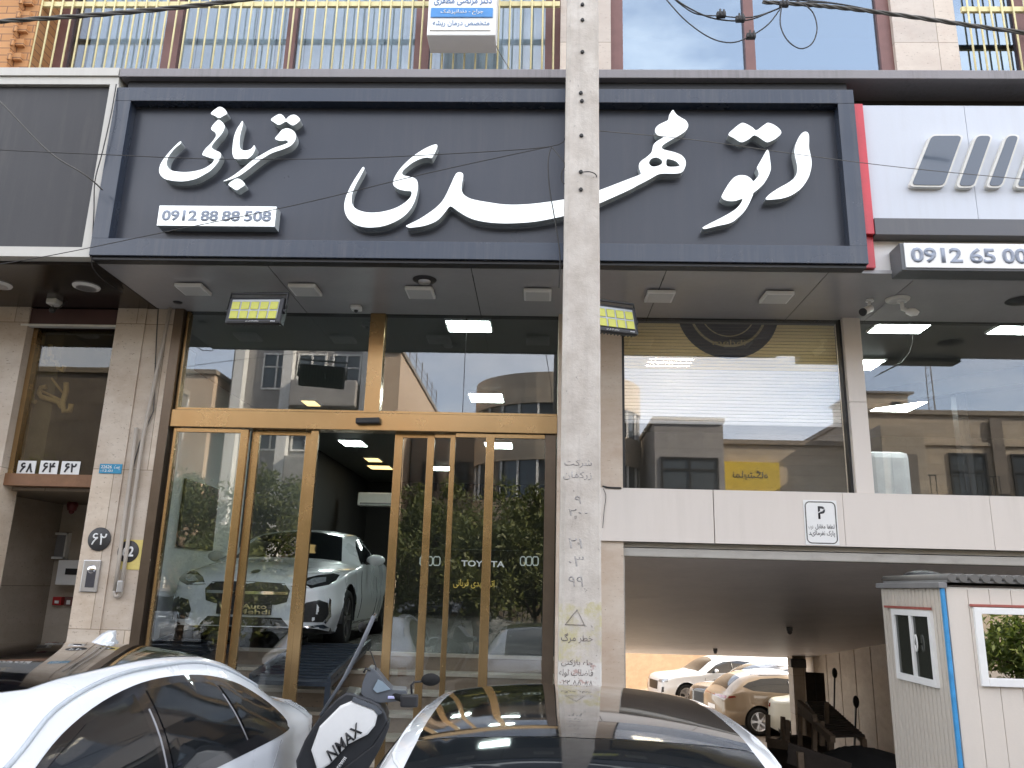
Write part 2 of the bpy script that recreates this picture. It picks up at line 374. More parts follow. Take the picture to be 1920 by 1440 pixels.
# stone piers and wall above
wx = [(-5.42, .13), (.655, 3.56), (4.2, 9.0)]
b = MB(); b.box(.13, .655, UY, UY+.5, zl1, 9.4); b.box(3.56, 4.2, UY, UY+.5, zl1, 9.4); b.box(9, 40, UY, UY+.5, zl1, 9.4); b.box(-5.42, 40, UY-.0, UY+.5, 9.4, 19.5)  # top part, out of view, is raised to shade the street
b.build('upper_wall', M['travertine_pale'], B)
MB().box(-5.42, .10, UY+.3, UY+.5, zl1, 6.75).build('spandrel', M['ledge'], B)
def window(parent, x0, x1, z0, z1, y, mull, fr, gl, fw=.07, name='window', depth=.08):
    b = MB(); b.box(x0, x0+fw, y, y+depth, z0, z1); b.box(x1-fw, x1, y, y+depth, z0, z1); b.box(x0+fw, x1-fw, y, y+depth, z1-fw, z1); b.box(x0+fw, x1-fw, y, y+depth, z0, z0+fw)
    xs = [x0+fw]
    for m_, mw in mull: b.box(m_-mw/2, m_+mw/2, y-.01, y+depth-.01, z0+fw, z1-fw); xs += [m_-mw/2, m_+mw/2]
    xs.append(x1-fw)
    o = b.build(name, fr, parent)
    for i in range(0, len(xs), 2): boxp('pane', gl, o, xs[i], xs[i+1], y+depth*.5, y+depth*.5+.008, z0+fw, z1-fw)
    return o
wn = window(B, -5.44, .13, 6.75, 9.4, UY+.22, [(-4.12, .17), (-2.80, .10), (-1.36, .16)], M['brown_metal'], glass('grey window glass', (.82, .86, .88), .06, .02), .16)
wn2 = window(B, .655, 3.56, zl1, 9.4, UY+.05, [(2.1, .10)], M['brown_metal'], M['glass_sky'], .13)
wn3 = window(B, 4.2, 9.0, zl1, 9.4, UY+.22, [(5.0, .1), (6.4, .1)], M['brown_metal'], M['glass_sky'], .1)
# blinds / dark rooms behind the upper glass
b = MB(); b.box(-5.4, .1, UY+2.4, UY+2.45, zl1, 9.4); b.box(.1, 9, UY+2.4, UY+2.45, zl1, 9.4); b.box(-5.44, 9, UY+.5, UY+2.4, 9.35, 9.4); b.box(-5.44, 9, UY+.5, UY+2.4, 6.37, 6.39)
b.build('upper_room', plain('pale curtain', (.30, .33, .36), .8), B)
b = MB()
for i in range(64):
    x = -5.25+i*.083
    b.box(x, x+.0826, UY+.55+.02*math.sin(i*1.7), UY+.56+.02*math.sin(i*1.7), zl1, 9.3)
b.box(4.3, 4.95, UY+.5, UY+.51, zl1, 9.3); b.box(5.2, 8.9, UY+.5, UY+.51, zl1, 9.3); b.build('vertical_blind', plain('pale blue blind', (.62, .67, .72), .8), B)
# transverse pieces under the ledge seen behind the sign
# soffit
SZ = 4.515
b = MB()
for x0, x1 in ((-3.84, -2.36), (-2.352, -.62), (-.612, 1.02), (1.028, 2.36), (2.368, 3.12), (3.128, 5.2), (5.208, 12)): b.box(x0, x1, 6.29, 7.48, SZ, SZ+.03)
b.build('soffit', M['soffit'], B)
# entrance frame
x_l, x_r = -3.57, .15
b = MB()
b.box(x_l, x_r, 7.42, 7.58, 3.325, 3.497, bev=.006)               # door header
b.box(-1.71, -1.56, 7.45, 7.57, 3.50, SZ, bev=.006)               # post over the header
b.box(x_l+.035, -1.71, 7.46, 7.54, 3.50, 3.525); b.box(-1.56, x_r, 7.46, 7.54, 3.50, 3.525)
b.box(x_l+.012, x_l+.035, 7.46, 7.54, 3.5, SZ-.01)
b.build('entrance_frame', M['gold'], B)
b = MB(); b.box(-3.66, x_l, 7.40, 7.62, .12, SZ); b.box(x_l+.0, x_l+.03, 7.5, 7.6, .12, 3.32)
b.build('door_jamb', M['bronze_dark'], B)
boxp('door_jamb', M['bronze_dark'], B, .04, x_r-.01, 7.45, 7.60, .12, 3.32)
for x0, x1 in ((-3.53, -1.72), (-1.55, -.762), (-.758, .14)): boxp('transom_pane', M['glass'], B, x0, x1, 7.50, 7.508, 3.525, SZ-.002)
b = MB(); b.box(-.763, -.757, 7.497, 7.511, 3.525, SZ-.01); b.build('pane_joint', M['black'], B)
def door(x0, x1, y, sl_, sr_, name='sliding_door', nm='glass_pane'):
    b = MB(); z0, z1 = .16, 3.318
    if sl_: b.box(x0, x0+sl_, y-.022, y+.022, z0, z1, bev=.004)
    if sr_: b.box(x1-sr_, x1, y-.022, y+.022, z0, z1, bev=.004)
    b.box(x0+sl_, x1-sr_, y-.02, y+.02, z1-.035, z1); b.box(x0+sl_, x1-sr_, y-.02, y+.02, z0, z0+.08)
    o = b.build(name, M['gold'], B); boxp(nm, M['glass'], o, x0+sl_, x1-sr_, y-.004, y+.004, z0+.08, z1-.035); return o
door(-3.535, -2.805, 7.47, .03, .075, 'fixed_door_panel')
door(-2.795, -2.205, 7.55, .075, .065); door(-2.195, -2.125, 7.47, .07, 0, 'door_stile')
door(-1.405, -1.02, 7.55, .08, .07); door(-1.015, -.815, 7.52, 0, .05); door(-.81, .035, 7.47, .0, 0, 'fixed_door_panel')
b = MB(); b.box(-.52, -.44, 7.44, 7.50, .16, 3.318, bev=.004); b.build('door_stile', M['gold'], B)
b = MB(); b.box(-3.55, .14, 7.44, 7.58, .12, .16); b.build('threshold', M['bronze_dark'], B)
# sensor over the doors
b = MB(); b.obox((at(690, 789, 7.38).x, 7.385, at(690, 789, 7.38).z), (1, 0, .04), (0, 1, 0), (-.04, 0, 1), .115, .035, .028, .012); tag(b.build('door_sensor', M['black']), 'small dark motion sensor bar fixed over the open sliding door', 'sensor')
# pilasters
b = MB(); b.box(.152, .762, 7.41, 7.70, .0, 2.35); b.box(.152, .762, 7.41, 7.70, 2.352, SZ); b.build('stone_pier', stone('pink travertine', (.50, .40, .31), (.60, .52, .43), (.42, .30, .22)), B)
b = MB(); b.box(2.885, 3.045, 7.40, 7.62, 2.83, 3.68); b.box(2.885, 3.045, 7.40, 7.62, 3.684, SZ); b.build('column_cladding', M['beam_white'], B)
# parapet beam of cream panels, groove between
b = MB()
for x0, x1 in ((.55, 1.576), (1.584, 2.742), (2.746, 4.05), (4.054, 5.6), (5.604, 12)): b.box(x0, x1, 7.38, 7.42, 2.345, 2.826)
b.build('parapet', M['beam_white'], B)
MB().box(.552, 12, 7.421, 7.68, 2.348, 2.82).build('parapet_core', M['black'], B)
b = MB(); b.box(.735, 12, 7.47, 7.66, 2.30, 2.344); b.box(.735, 12, 7.44, 7.62, 2.215, 2.292, bev=.01); b.build('shutter_rail', M['grey_rail'], B)
b = MB(); b.box(.735, .775, 7.44, 7.50, 0, 2.213); b.build('shutter_guide', M['grey_rail'], B)
# office windows
o = boxp('window_frame', M['black'], B, .766, .79, 7.46, 7.54, 2.83, SZ); boxp('pane', M['glass_office'], o, .79, 2.865, 7.50, 7.508, 2.83, SZ-.002); MB().box(2.865, 2.884, 7.46, 7.54, 2.83, SZ).build('frame_edge', M['black'], o)
boxp('office_pane', M['glass'], B, 3.046, 12, 7.50, 7.508, 2.83, SZ-.002)
# yellow office blind with roundel print; white lower part is painted sky reflection
g = G('slat print with reflection'); p = g.pos(); s_ = g.n('SeparateXYZ'); g.l(p, s_.inputs[0]); X, Z = s_.outputs[0], s_.outputs[2]
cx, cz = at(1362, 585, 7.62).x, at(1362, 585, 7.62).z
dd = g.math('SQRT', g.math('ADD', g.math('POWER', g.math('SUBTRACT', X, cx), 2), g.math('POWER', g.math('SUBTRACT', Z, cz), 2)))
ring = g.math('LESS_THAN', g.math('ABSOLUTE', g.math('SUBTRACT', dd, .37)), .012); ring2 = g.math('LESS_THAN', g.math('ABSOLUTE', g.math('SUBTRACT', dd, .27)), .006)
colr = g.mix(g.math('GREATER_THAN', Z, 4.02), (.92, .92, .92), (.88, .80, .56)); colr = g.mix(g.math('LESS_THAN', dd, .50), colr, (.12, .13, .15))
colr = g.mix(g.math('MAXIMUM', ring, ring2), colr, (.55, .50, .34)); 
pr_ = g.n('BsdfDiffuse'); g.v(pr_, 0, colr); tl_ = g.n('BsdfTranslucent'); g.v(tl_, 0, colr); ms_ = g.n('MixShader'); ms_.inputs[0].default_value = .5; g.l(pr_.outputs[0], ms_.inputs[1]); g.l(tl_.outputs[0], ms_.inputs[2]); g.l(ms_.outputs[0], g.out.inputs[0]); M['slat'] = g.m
bl = thing('slat_blind', 'yellow slat blind half lowered behind office glass, dark roundel, lower part painted white as sky reflection', 'blind', (1.8, 7.62, 3.5))
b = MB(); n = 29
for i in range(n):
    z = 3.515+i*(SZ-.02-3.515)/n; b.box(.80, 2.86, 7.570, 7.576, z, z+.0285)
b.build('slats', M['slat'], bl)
MB().box(.80, 2.86, 7.562, 7.585, 3.475, 3.508, bev=.004).build('bottom_rail', M['white'], bl)
b = MB(); text_to(b, 'mehdi', cx-.16, cx+.16, 4.30, 7.569, .055); b.build('lettering', plain('gold print', (.5, .44, .25)), bl)

# ------------------------------------------------------------------ showroom interior
FL = 1.20; CZ = 4.56
ix0, ix1, iy1 = -4.55, .5, 21
b = MB(); b.box(ix0, ix1, 9.12, iy1, FL-.15, FL); b.build('showroom_floor', M['int_floor'], B)
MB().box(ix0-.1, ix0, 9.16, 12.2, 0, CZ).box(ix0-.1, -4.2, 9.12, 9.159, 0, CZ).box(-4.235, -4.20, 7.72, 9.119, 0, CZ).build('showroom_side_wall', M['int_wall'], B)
b = MB(); b.box(ix0-.1, ix0, 12.201, iy1, 0, CZ); b.box(ix1, ix1+.05, 7.72, iy1, 0, CZ); b.box(ix0, ix1, iy1, iy1+.1, 0, CZ); b.build('showroom_wall', M['int_dark'], B)  # near black here puts the shade of the deep room into the colour
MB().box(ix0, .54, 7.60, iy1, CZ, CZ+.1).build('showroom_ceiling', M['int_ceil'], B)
MB().box(ix0+.002, ix0+.016, 9.3, iy1, FL+.002, FL+.14).build('skirting', M['grey'], B)
MB().box(-4.199, -3.665, 7.705, 7.74, .1, CZ-.01).build('return_wall', M['int_wall'], B)
# steps between street and showroom floor
b = MB(); nst = 7; rise = FL/nst
for i in range(nst-1):
    z = FL-rise*(i+1); y1_ = 9.12-.26*i
    b.box(-4.19, ix1-.002, y1_-.26, y1_, .0 if i == nst-2 else z-rise*1.0, z-.035, 1); b.box(-4.19, ix1-.002, y1_-.285, y1_-.001, z-.034, z, 0)
b.box(-4.19, ix1-.002, 9.085, 9.119, FL-.18, FL-.036, 1); b.box(-4.19, ix1-.002, 9.07, 9.119, FL-.034, FL+.003, 0)
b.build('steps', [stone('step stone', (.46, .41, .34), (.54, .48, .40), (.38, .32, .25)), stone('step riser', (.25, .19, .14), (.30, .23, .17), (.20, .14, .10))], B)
rp = thing('car_ramp', 'dark steel car ramp laid over the steps inside the open door', 'ramp', (-2.6, 8.4, .6))
def ramp_track(x0, x1):
    a, c_ = Vector(((x0+x1)/2, 9.35, FL+.04)), Vector(((x0+x1)/2, 7.61, 1.02)); b = MB(); b.beam(a, c_, x1-x0, .04)
    for xx in (x0+.03, x1-.03): b.beam((xx, 7.64, 1.0), (xx, 7.64, .125), .05, .05, (0, 1, 0))
    d = (c_-a)
    for i in range(1, 14): b.beam(Vector((x0, a.y, a.z))+d*i/14+Vector((0, 0, .03)), Vector((x1, a.y, a.z))+d*i/14+Vector((0, 0, .03)), .02, .015)
    b.beam(Vector((x0+.02, a.y, a.z+.03)), Vector((x0+.02, c_.y, c_.z+.03)), .03, .09); b.beam(Vector((x1-.02, a.y, a.z+.03)), Vector((x1-.02, c_.y, c_.z+.03)), .03, .09)
    return b.build('track', plain('dark blue steel', (.035, .045, .06), .3, .3, .5, 0, .25, 9), rp)
ramp_track(-2.62, -1.86); ramp_track(-4.15, -3.3)
# ceiling light panels in the showroom
def ceil_light(x, y, sx, sy, warm, lab, z=CZ):
    t = thing('ceiling_light', lab, 'ceiling light', (x, y, z-.03), 'lit ceiling panels in the showroom')
    boxp('frame', M['white'], t, x-sx/2-.02, x+sx/2+.02, y-sy/2-.02, y+sy/2+.02, z-.022, z-.001)
    boxp('diffuser', M['light_warm'] if warm else M['light_cool'], t, x-sx/2, x+sx/2, y-sy/2, y+sy/2, z-.026, z-.020)
for (u, v, sx, sy, wm, lab) in ((877, 604, .44, .34, 0, 'bright square ceiling panel nearest the transom glass'), (912, 747, .46, .5, 0, 'cool ceiling panel right of centre behind the transom'), (662, 832, .42, .6, 0, 'cool white ceiling panel in the open doorway'),
        (700, 863, .3, .5, 1, 'amber ceiling lamp deeper in the open doorway'), (713, 877, .5, .55, 1, 'yellowish ceiling panel beside the right door stile'), (826, 879, .55, .55, 0, 'cool ceiling panel behind the narrow right door pane'), (935, 836, .5, .6, 0, 'cool ceiling panel behind the wide right door pane'), (583, 757, .2, .35, 1, 'small amber ceiling lamp behind the left transom')):
    q = at(u, v, Z=CZ-.026); ceil_light(q.x, min(max(q.y, 7.9), 20.4), sx, sy, wm, lab)
# things on the walls
q = at(372, 975, X=ix0+.02)
b = MB(); b.box(ix0+.003, ix0+.04, q.y-.55, q.y+.55, at(372, 1030, X=ix0).z, at(372, 905, X=ix0).z, bev=.01); tag(b.build('wall_board', M['black']), 'dark framed board on the pale left showroom wall', 'board')
q = at(707, 937, Y=18); t = thing('air_conditioner', 'white split air conditioner high in the dim back of the showroom', 'air conditioner', (q.x, q.y, q.z-.15))
MB().box(q.x-.42, q.x+.42, q.y-.12, q.y+.1, q.z-.15, q.z+.15, bev=.04).build('casing', M['white'], t); MB().box(q.x-.36, q.x+.36, q.y-.125, q.y-.115, q.z-.12, q.z-.08).build('louvre', M['grey'], t)
# lit car-front wall art
t = thing('wall_sign', 'dim wall light sign shaped like a car front behind the right glass door', 'sign', (-.3, 10.5, 1.9))
yy = 10.4; x0, x1, z0, z1 = rect(780, 1038, 1012, 1082, yy)
MB().box(x0-.1, x1+.1, yy, yy+.05, z0-.25, z1+.05, bev=.01).build('board', M['int_dark'], t)
b = MB(); c0 = at(865, 1056, yy); c1 = at(912, 1056, yy); text_to(b, 'TOYOTA', c0.x, c0.x+(c1.x-c0.x)*1.72, c0.z, yy-.004, .075, .004, .02); b.build('lettering', emis('sign white', (.9, .95, 1), .12), t)
b = MB()
for us in ((787, 800), (800, 812), (812, 826), (975, 986), (986, 998), (998, 1010)):
    xa, xb, za, zb = rect(us[0], 1044, us[1], 1060, yy)
    rr = [(xa+.02, za), (xb-.02, za), (xb-.006, za+.02), (xb-.006, zb-.02), (xb-.02, zb), (xa+.02, zb), (xa+.006, zb-.02), (xa+.006, za+.02)]
    b.tube([(p_[0], yy-.008, p_[1]) for p_ in rr], .008, 6, closed=True)
b.build('lamp_outlines', emis('sign outline', (.8, .9, .85), .10), t)
b = MB(); q0, q1 = at(850, 1094, yy), at(927, 1094, yy); text_to(b, 'اتو مهدی قربانی', q0.x, q1.x, q0.z, yy-.004, .11, .004, .01, fa=True); b.build('gold_lettering', emis('gold letter glow', (.8, .6, .15), .13), t)

# office behind the parapet
OB = (.56, 12, 7.7, 13.5, 2.5, CZ)
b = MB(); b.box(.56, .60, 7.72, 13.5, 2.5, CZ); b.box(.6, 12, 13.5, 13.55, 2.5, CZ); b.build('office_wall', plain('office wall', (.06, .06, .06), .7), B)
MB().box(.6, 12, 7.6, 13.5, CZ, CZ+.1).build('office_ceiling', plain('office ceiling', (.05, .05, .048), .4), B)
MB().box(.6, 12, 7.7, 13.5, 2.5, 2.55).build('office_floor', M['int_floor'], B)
M['light_cool'] = emis('lit office panel', (.92, 1, .97), 19.0); M['light_warm'] = emis('lit office yellow', (1, .88, .66), 17.0)
def office_light(u, v, sx, sy, lab):
    q = at(u, v, Z=CZ-.026); ceil_light(q.x, q.y, sx, sy, 0, lab)
office_light(1690, 614, .50, .36, 'bright ceiling panel nearest the right office glass'); office_light(1618, 685, .34, .4, 'ceiling panel beside the cream column in the office'); office_light(1684, 763, .52, .6, 'deep ceiling panel low in the right office glass'); office_light(1912, 617, .45, .34, 'ceiling panel at the right edge of the office glass')
q = at(1255, 681, Z=CZ-.026); ceil_light(q.x, q.y, .5, .5, 1, 'yellow ceiling panel glowing behind the slat blind')
# beam and post in the right office
b = MB(); b.beam((3.0, 11.8, 4.45), (6.4, 8.4, 4.45), .22, .2); b.beam((5.1, 9.7, 2.55), (5.1, 9.7, 4.5), .12, .12, (0, 1, 0)); b.build('office_beam', M['black'], B)
q = at(1660, 845, 8.2); b = MB(); b.box(q.x-.22, q.x+.2, 8.1, 8.3, 2.83, 3.35, bev=.07); b.box(q.x-.2, q.x+.18, 8.0, 8.6, 2.56, 2.85, bev=.05); tag(b.build('office_armchair', plain('pale grey leather', (.42, .43, .45), .5)), 'pale grey high backed chair behind the right office glass', 'chair')

# garage shell
b = MB(); b.face([(.5, 7.69, 2.26), (7, 7.69, 2.26), (7, 22, .36), (.5, 22, .36)]); b.box(.5, 7, 7.68, 22, 2.32, 2.48); b.face([(.5, 22, .36), (7, 22, .36), (7, 22, 2.4), (.5, 22, 2.4)]); b.build('garage_ceiling', plain('grey painted slab', (.74, .69, .67), .4, 0, .5, 0, .12, 1.2), B)
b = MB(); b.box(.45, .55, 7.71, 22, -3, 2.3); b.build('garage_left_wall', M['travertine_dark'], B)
b = MB(); yy = 7.8
while yy < 21.9:
    b.box(6.9, 7.0, yy, min(yy+.86, 22), -3, 2.3); yy += .90
b.build('garage_right_wall', stone('garage cladding', (.44, .36, .28), (.54, .46, .37), (.36, .27, .20)), B)
MB().box(7.01, 7.2, 7.8, 22, -3, 2.3).build('garage_wall_core', M['black'], B)
b = MB(); x0, x1, z0, z1 = rect(1490, 1240, 1516, 1400, 21.2); b.box(x0, x1, 21.2, 21.6, -2.5, z1+.3, bev=.01); b.build('garage_pillar', M['travertine_dark'], B)
b = MB(); x0, x1, z0, z1 = rect(1483, 1236, 1512, 1252, 21.0); b.box(x0, x1, 21.0, 21.19, z0, z1, bev=.01); tag(b.build('pillar_light', M['black']), 'dark box lamp on the garage pillar head', 'lamp')
b = MB()
for u, v in ((1478, 1137), (1341, 1216)):
    q = at(u, v, Z=1.2); yq = 7.7+(2.26-1.4)/.1328 if v < 1200 else 19.5; q = at(u, v, yq); zc_ = 2.26-(yq-7.69)*.1328
    b = MB(); b.cyl((q.x, yq, zc_), (q.x, yq, zc_-.06), .05); b.ball((q.x, yq, zc_-.08), .04); tag(b.build('sprinkler', M['grey']), 'small sprinkler head on the sloped garage ceiling, '+('nearer one' if v < 1200 else 'far one by the daylight'), 'sprinkler')
# rear wing and courtyard walls
cw = thing('courtyard_wall', 'sunlit beige wall beyond the garage behind the white car', 'wall', (5, 34, -2.35))
b = MB(); b.beam((1.0, 31.0, 1.2), (9.0, 39.5, 1.2), .3, 7.2, (0, 0, 1)); b.build('render', stone('courtyard render', (.235, .16, .098), (.28, .20, .125), (.20, .13, .075)), cw)
b = MB(); b.beam((1.0, 31.0, 4.9), (9.0, 39.5, 4.9), .4, .2, (0, 0, 1)); b.build('coping', M['travertine_dark'], cw)
b = MB(); b.box(12.6, 12.9, 22, 41, -2.5, 1.2); tag(b.build('garden_wall', M['travertine']), 'low stone wall closing the courtyard on the right', 'wall')
# unseen mass of the row, raised and run far right to shade the street
b = MB(); b.box(-5.42, 40, UY+.52, 22, 9.45, 19.5); b.box(12.02, 40, 7.5, 22, 0, 9.4); b.box(12, 40, 7.1, 7.6, 0, zl0); b.build('building_mass', M['travertine_pale'], B)
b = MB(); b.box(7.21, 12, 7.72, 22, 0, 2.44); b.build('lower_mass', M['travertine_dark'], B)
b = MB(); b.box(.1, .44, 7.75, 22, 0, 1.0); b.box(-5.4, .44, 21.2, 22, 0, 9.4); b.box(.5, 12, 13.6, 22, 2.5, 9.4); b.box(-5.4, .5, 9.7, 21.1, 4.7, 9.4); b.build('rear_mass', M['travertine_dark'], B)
# ------------------------------------------------------------------ left neighbour
LB = thing('neighbour_building', 'travertine clad entrance building left of the showroom under a dark brown soffit', 'building', (-6, D, 0))
b = MB(); b.box(-4.235, -3.945, 7.40, 7.70, 0, SZ); b.box(-3.943, -3.662, 7.415, 7.70, 0, SZ-.002); b.build('stone_pier', M['travertine'], LB)
b = MB(); b.box(-6.4, -5.13, 7.40, 7.70, 0, SZ); b.build('outer_pier', M['travertine'], LB)
MB().box(-12, -6.4, 7.45, 7.7, 0, SZ).build('wall', M['travertine_dark'], LB)
MB().box(-12, -3.845, 6.30, 7.72, SZ-.005, SZ+.03).build('soffit', M['soffit_brown'], LB)
MB().box(-12, -3.87, 6.45, 7.7, SZ+.032, 6.28).build('fascia_core', M['int_dark'], LB)
b = MB(); b.box(-5.128, -4.237, 7.47, 7.60, 2.735, 2.85); b.build('beam', M['brown_wood'], LB)
o = MB().box(-5.128, -5.08, 7.50, 7.58, 2.851, 4.33).build('window_frame', M['gold'], LB); boxp('pane', glass('tinted neighbour glass', (.74, .70, .60), .012, .02), o, -5.08, -4.237, 7.54, 7.548, 2.851, 4.33)
b = MB(); b.box(-5.2, -4.237, 7.42, 7.62, 4.335, 4.50); b.build('roller_box', plain('dark maroon box', (.07, .03, .028), .5), LB)
b = MB(); b.box(-5.2, -4.237, 7.40, 7.46, 4.312, 4.334); b.build('box_edge', M['white_dirty'], LB)
# stair hall behind the window
b = MB(); b.box(-5.13, -4.24, 9.0, 9.05, 2.735, 4.5); b.box(-4.26, -4.24, 7.71, 8.999, 2.735, 4.5); b.box(-5.13, -4.261, 7.62, 8.999, 2.74, 2.76); b.box(-5.13, -4.261, 7.63, 8.999, 4.36, 4.4); b.build('hall', plain('olive dim hall', (.20, .18, .13), .8), LB)
b = MB(); b.box(-5.13, -4.93, 7.7, 8.99, 2.77, 4.35); b.build('hall_return', plain('pale olive hall wall', (.25, .24, .20), .8), LB)
zN = lambda x, y: tuple(at(20+x/4.5, 600+y/4.5, 7.66)); ol = plain('faded gold letter', (.66, .58, .38), .6)
for pts, r_ in (('345 490 435 610', .012), ('470 530 468 600 440 690 450 770 500 765 512 710', .028), ('300 565 255 570 240 620 260 650 400 690 430 735', .026), ('262 600 420 672', .012), ('190 470 160 480', .016), ('150 510 140 560 132 605 190 612 176 680 212 690', .024), ('212 235 202 315 300 355', .024), ('245 245 240 330', .016), ('275 250 268 335', .016), ('335 210 326 310', .024), ('352 295 346 340 390 352 400 405 440 430 452 385', .022), ('283 135 272 205', .014)):
    n_ = [float(k) for k in pts.split()]; b = MB(); b.tube([zN(n_[i], n_[i+1]) for i in range(0, len(n_), 2)], r_, 6); b.build('wall_letter', ol, LB)
# entrance recess
b = MB(); b.box(-6.4, -4.24, 9.0, 9.1, 0, 2.73); b.box(-4.26, -4.24, 7.71, 9.0, 0, 2.73); b.build('recess_wall', stone('recess stone', (.46, .40, .32), (.54, .48, .40), (.38, .31, .24)), LB)
MB().box(-6.4, -4.26, 7.61, 9.0, 2.70, 2.732).build('recess_ceiling', M['travertine_dark'], LB)
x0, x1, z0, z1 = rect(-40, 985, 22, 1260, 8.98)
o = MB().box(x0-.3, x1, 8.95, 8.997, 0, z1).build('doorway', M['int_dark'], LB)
x0, x1, z0, z1 = rect(28, 985, 66, 1260, 8.9); b = MB(); b.box(x0, x1, 8.85, 8.997, 0, z1+.05); b.build('door_jamb', stone('pale jamb stone', (.70, .63, .53), (.78, .72, .62), (.60, .52, .42)), LB)
x0, x1, z0, z1 = rect(92, 998, 122, 1048, 8.9); b = MB()
for a in ((x0, x0+.025, z0, z1), (x1-.025, x1, z0, z1), (x0, x1, z0, z0+.025), (x0, x1, z1-.025, z1)): b.box(a[0], a[1], 8.93, 8.997, a[2], a[3])
b.build('frame', M['white'], t:=thing('notice_frame', 'white empty notice frame on the recess wall left of the pier', 'frame', (x0, 8.95, z0))); boxp('backing', M['grey'], t, x0+.02, x1-.02, 8.97, 8.99, z0+.02, z1-.02)
x0, x1, z0, z1 = rect(108, 1050, 150, 1097, 8.8); t = thing('meter_box', 'white meter box with dark slot in the entrance recess', 'box', (x0, 8.9, z0)); boxp('case', M['white'], t, x0, x1+.12, 8.78, 8.997, z0, z1, bev=.01); boxp('slot', M['black'], t, x0+.10, x1+.1, 8.77, 8.782, z0+.11, z1-.09)
x0, x1, z0, z1 = rect(96, 1119, 112, 1135, 8.9); t = thing('alarm_box', 'small red fire alarm box low in the entrance recess', 'alarm', (x0, 8.95, z0)); boxp('case', plain('red plastic', (.42, .03, .03), .4), t, x0, x1, 8.92, 8.997, z0, z1, bev=.006); boxp('button', M['white'], t, x0+.03, x1-.02, 8.915, 8.922, z0+.02, z0+.05)
x0, x1, z0, z1 = rect(117, 1119, 134, 1136, 8.9); t = thing('switch_box', 'dark switch box with white keys beside the red alarm', 'switch', (x0, 8.95, z0)); boxp('case', M['brown_metal'], t, x0, x1, 8.93, 8.997, z0, z1, bev=.006); boxp('keys', M['white'], t, x0+.03, x1-.03, 8.925, 8.932, z0+.015, z0+.06)
q = at(152, 968, 8.9); b = MB(); b.lathe([(.0, 0), (.05, 0), (.06, -.03), (.045, -.09), (.0, -.1)], (q.x, 8.7, 2.70)); b.ball((q.x, 8.7, 2.6), .03); tag(b.build('alarm_bell', plain('dull red', (.16, .03, .03), .4)), 'dark red alarm bell hanging from the recess ceiling', 'alarm')
# brick pier far left of the upper storey
b = MB(); b.box(-12, -3.87, 6.17, 7.5, 6.295, 6.375); b.build('ledge', M['white_frame'], LB)
bk = G('brick cladding'); bt = bk.n('TexBrick'); mp_ = bk.n('Mapping'); mp_.inputs['Rotation'].default_value = (R(90), 0, 0); gg = bk.n('NewGeometry'); bk.l(gg.outputs['Position'], mp_.inputs[0]); bk.l(mp_.outputs[0], bt.inputs[0])
for k_, v_ in (('Scale', 1), ('Brick Width', .26), ('Row Height', .085), ('Mortar Size', .006), ('Color1', (.48, .24, .10, 1)), ('Color2', (.58, .31, .14, 1)), ('Mortar', (.22, .13, .08, 1))): bt.inputs[k_].default_value = v_
M['brick'] = bk.bsdf(bk.mix(bk.math('MULTIPLY', bk.noise(bk.pos(), 9, 5), .4), bt.outputs[0], (.28, .13, .06)), .8, 0, .3, 0, bt.outputs[1], -.4, .01)
b = MB(); b.box(-12, -5.60, 7.02, 7.7, 6.376, 12)
z = 6.40
while z < 9.2: b.box(-5.601, -5.56, 7.0, 7.02, z, z+.078); b.box(-5.602, -5.50, 7.06, 7.4, z+.04, z+.118); z += .17
b.box(-5.6, -5.44, 7.1, 7.7, 6.376, 12); b.build('brick_pier', M['brick'], LB)
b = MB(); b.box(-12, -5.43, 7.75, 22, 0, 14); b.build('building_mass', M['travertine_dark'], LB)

# ------------------------------------------------------------------ window grilles
def grille(name, lab, x0, x1, du, y, zr, xr0):
    t = thing(name, lab, 'window grille', ((x0+x1)/2, y, 6.4)); b = MB(); b.box(x0, x1, y-.015, y+.02, zr-.03, zr+.03, bev=.004); b.build('rail', M['yellow'], t)
    x = xr0
    while x < x1:
        MB().cyl((x, y-.03, 6.38), (x, y-.03, 9.3), .0098, n=8).build('bar', M['yellow'], t); x += du
    return t
grille('window_grille', 'pale yellow bar grille across the wide brown framed upper window', -5.5, .12, .1145, 7.16, 7.87, -5.44)
grille('window_grille', 'yellow bar grille on the upper window at the right edge', 4.25, 8.9, .1145, 7.16, 7.80, 4.30)

# ------------------------------------------------------------------ main sign
SG = thing('shop_sign', 'charcoal shop sign in a deep blue black frame with raised white Persian lettering', 'sign', (-.6, 6.2, 4.53))
SX0, SX1, SZ0, SZ1 = -3.855, 2.648, 4.545, 6.165
b = MB()
b.box(SX0, SX1, 6.16, 6.30, 6.03, SZ1, bev=.004); b.box(SX0, SX1, 6.16, 6.30, SZ0, 4.702, bev=.004); b.box(SX0, -3.71, 6.161, 6.30, 4.703, 6.029); b.box(2.508, SX1, 6.161, 6.30, 4.703, 6.029)
b.build('frame', M['sign_frame'], SG)
b = MB(); b.box(-3.71, 2.508, 6.265, 6.30, 4.703, 6.029); b.build('panel', M['sign_dark'], SG)
b = MB(); b.box(SX0+.01, SX1-.01, 6.19, 6.44, 4.519, SZ0-.001); b.build('bottom_tray', M['black'], SG)
b = MB(); b.box(SX0+.05, SX1-.02, 6.24, 6.44, SZ1+.001, 6.282); b.build('top_flashing', M['black'], SG)
zA = lambda x, y: (280+x/5.5375, 180+y/5.5375); zB = lambda x, y: (630+x/7.2, 250+y/7.2); zC = lambda x, y: (1180+x/7.2, 190+y/7.2); zD = lambda x, y: (1300+x/5.76, 200+y/5.76); z2 = lambda x, y: (640+x/3, y/3)
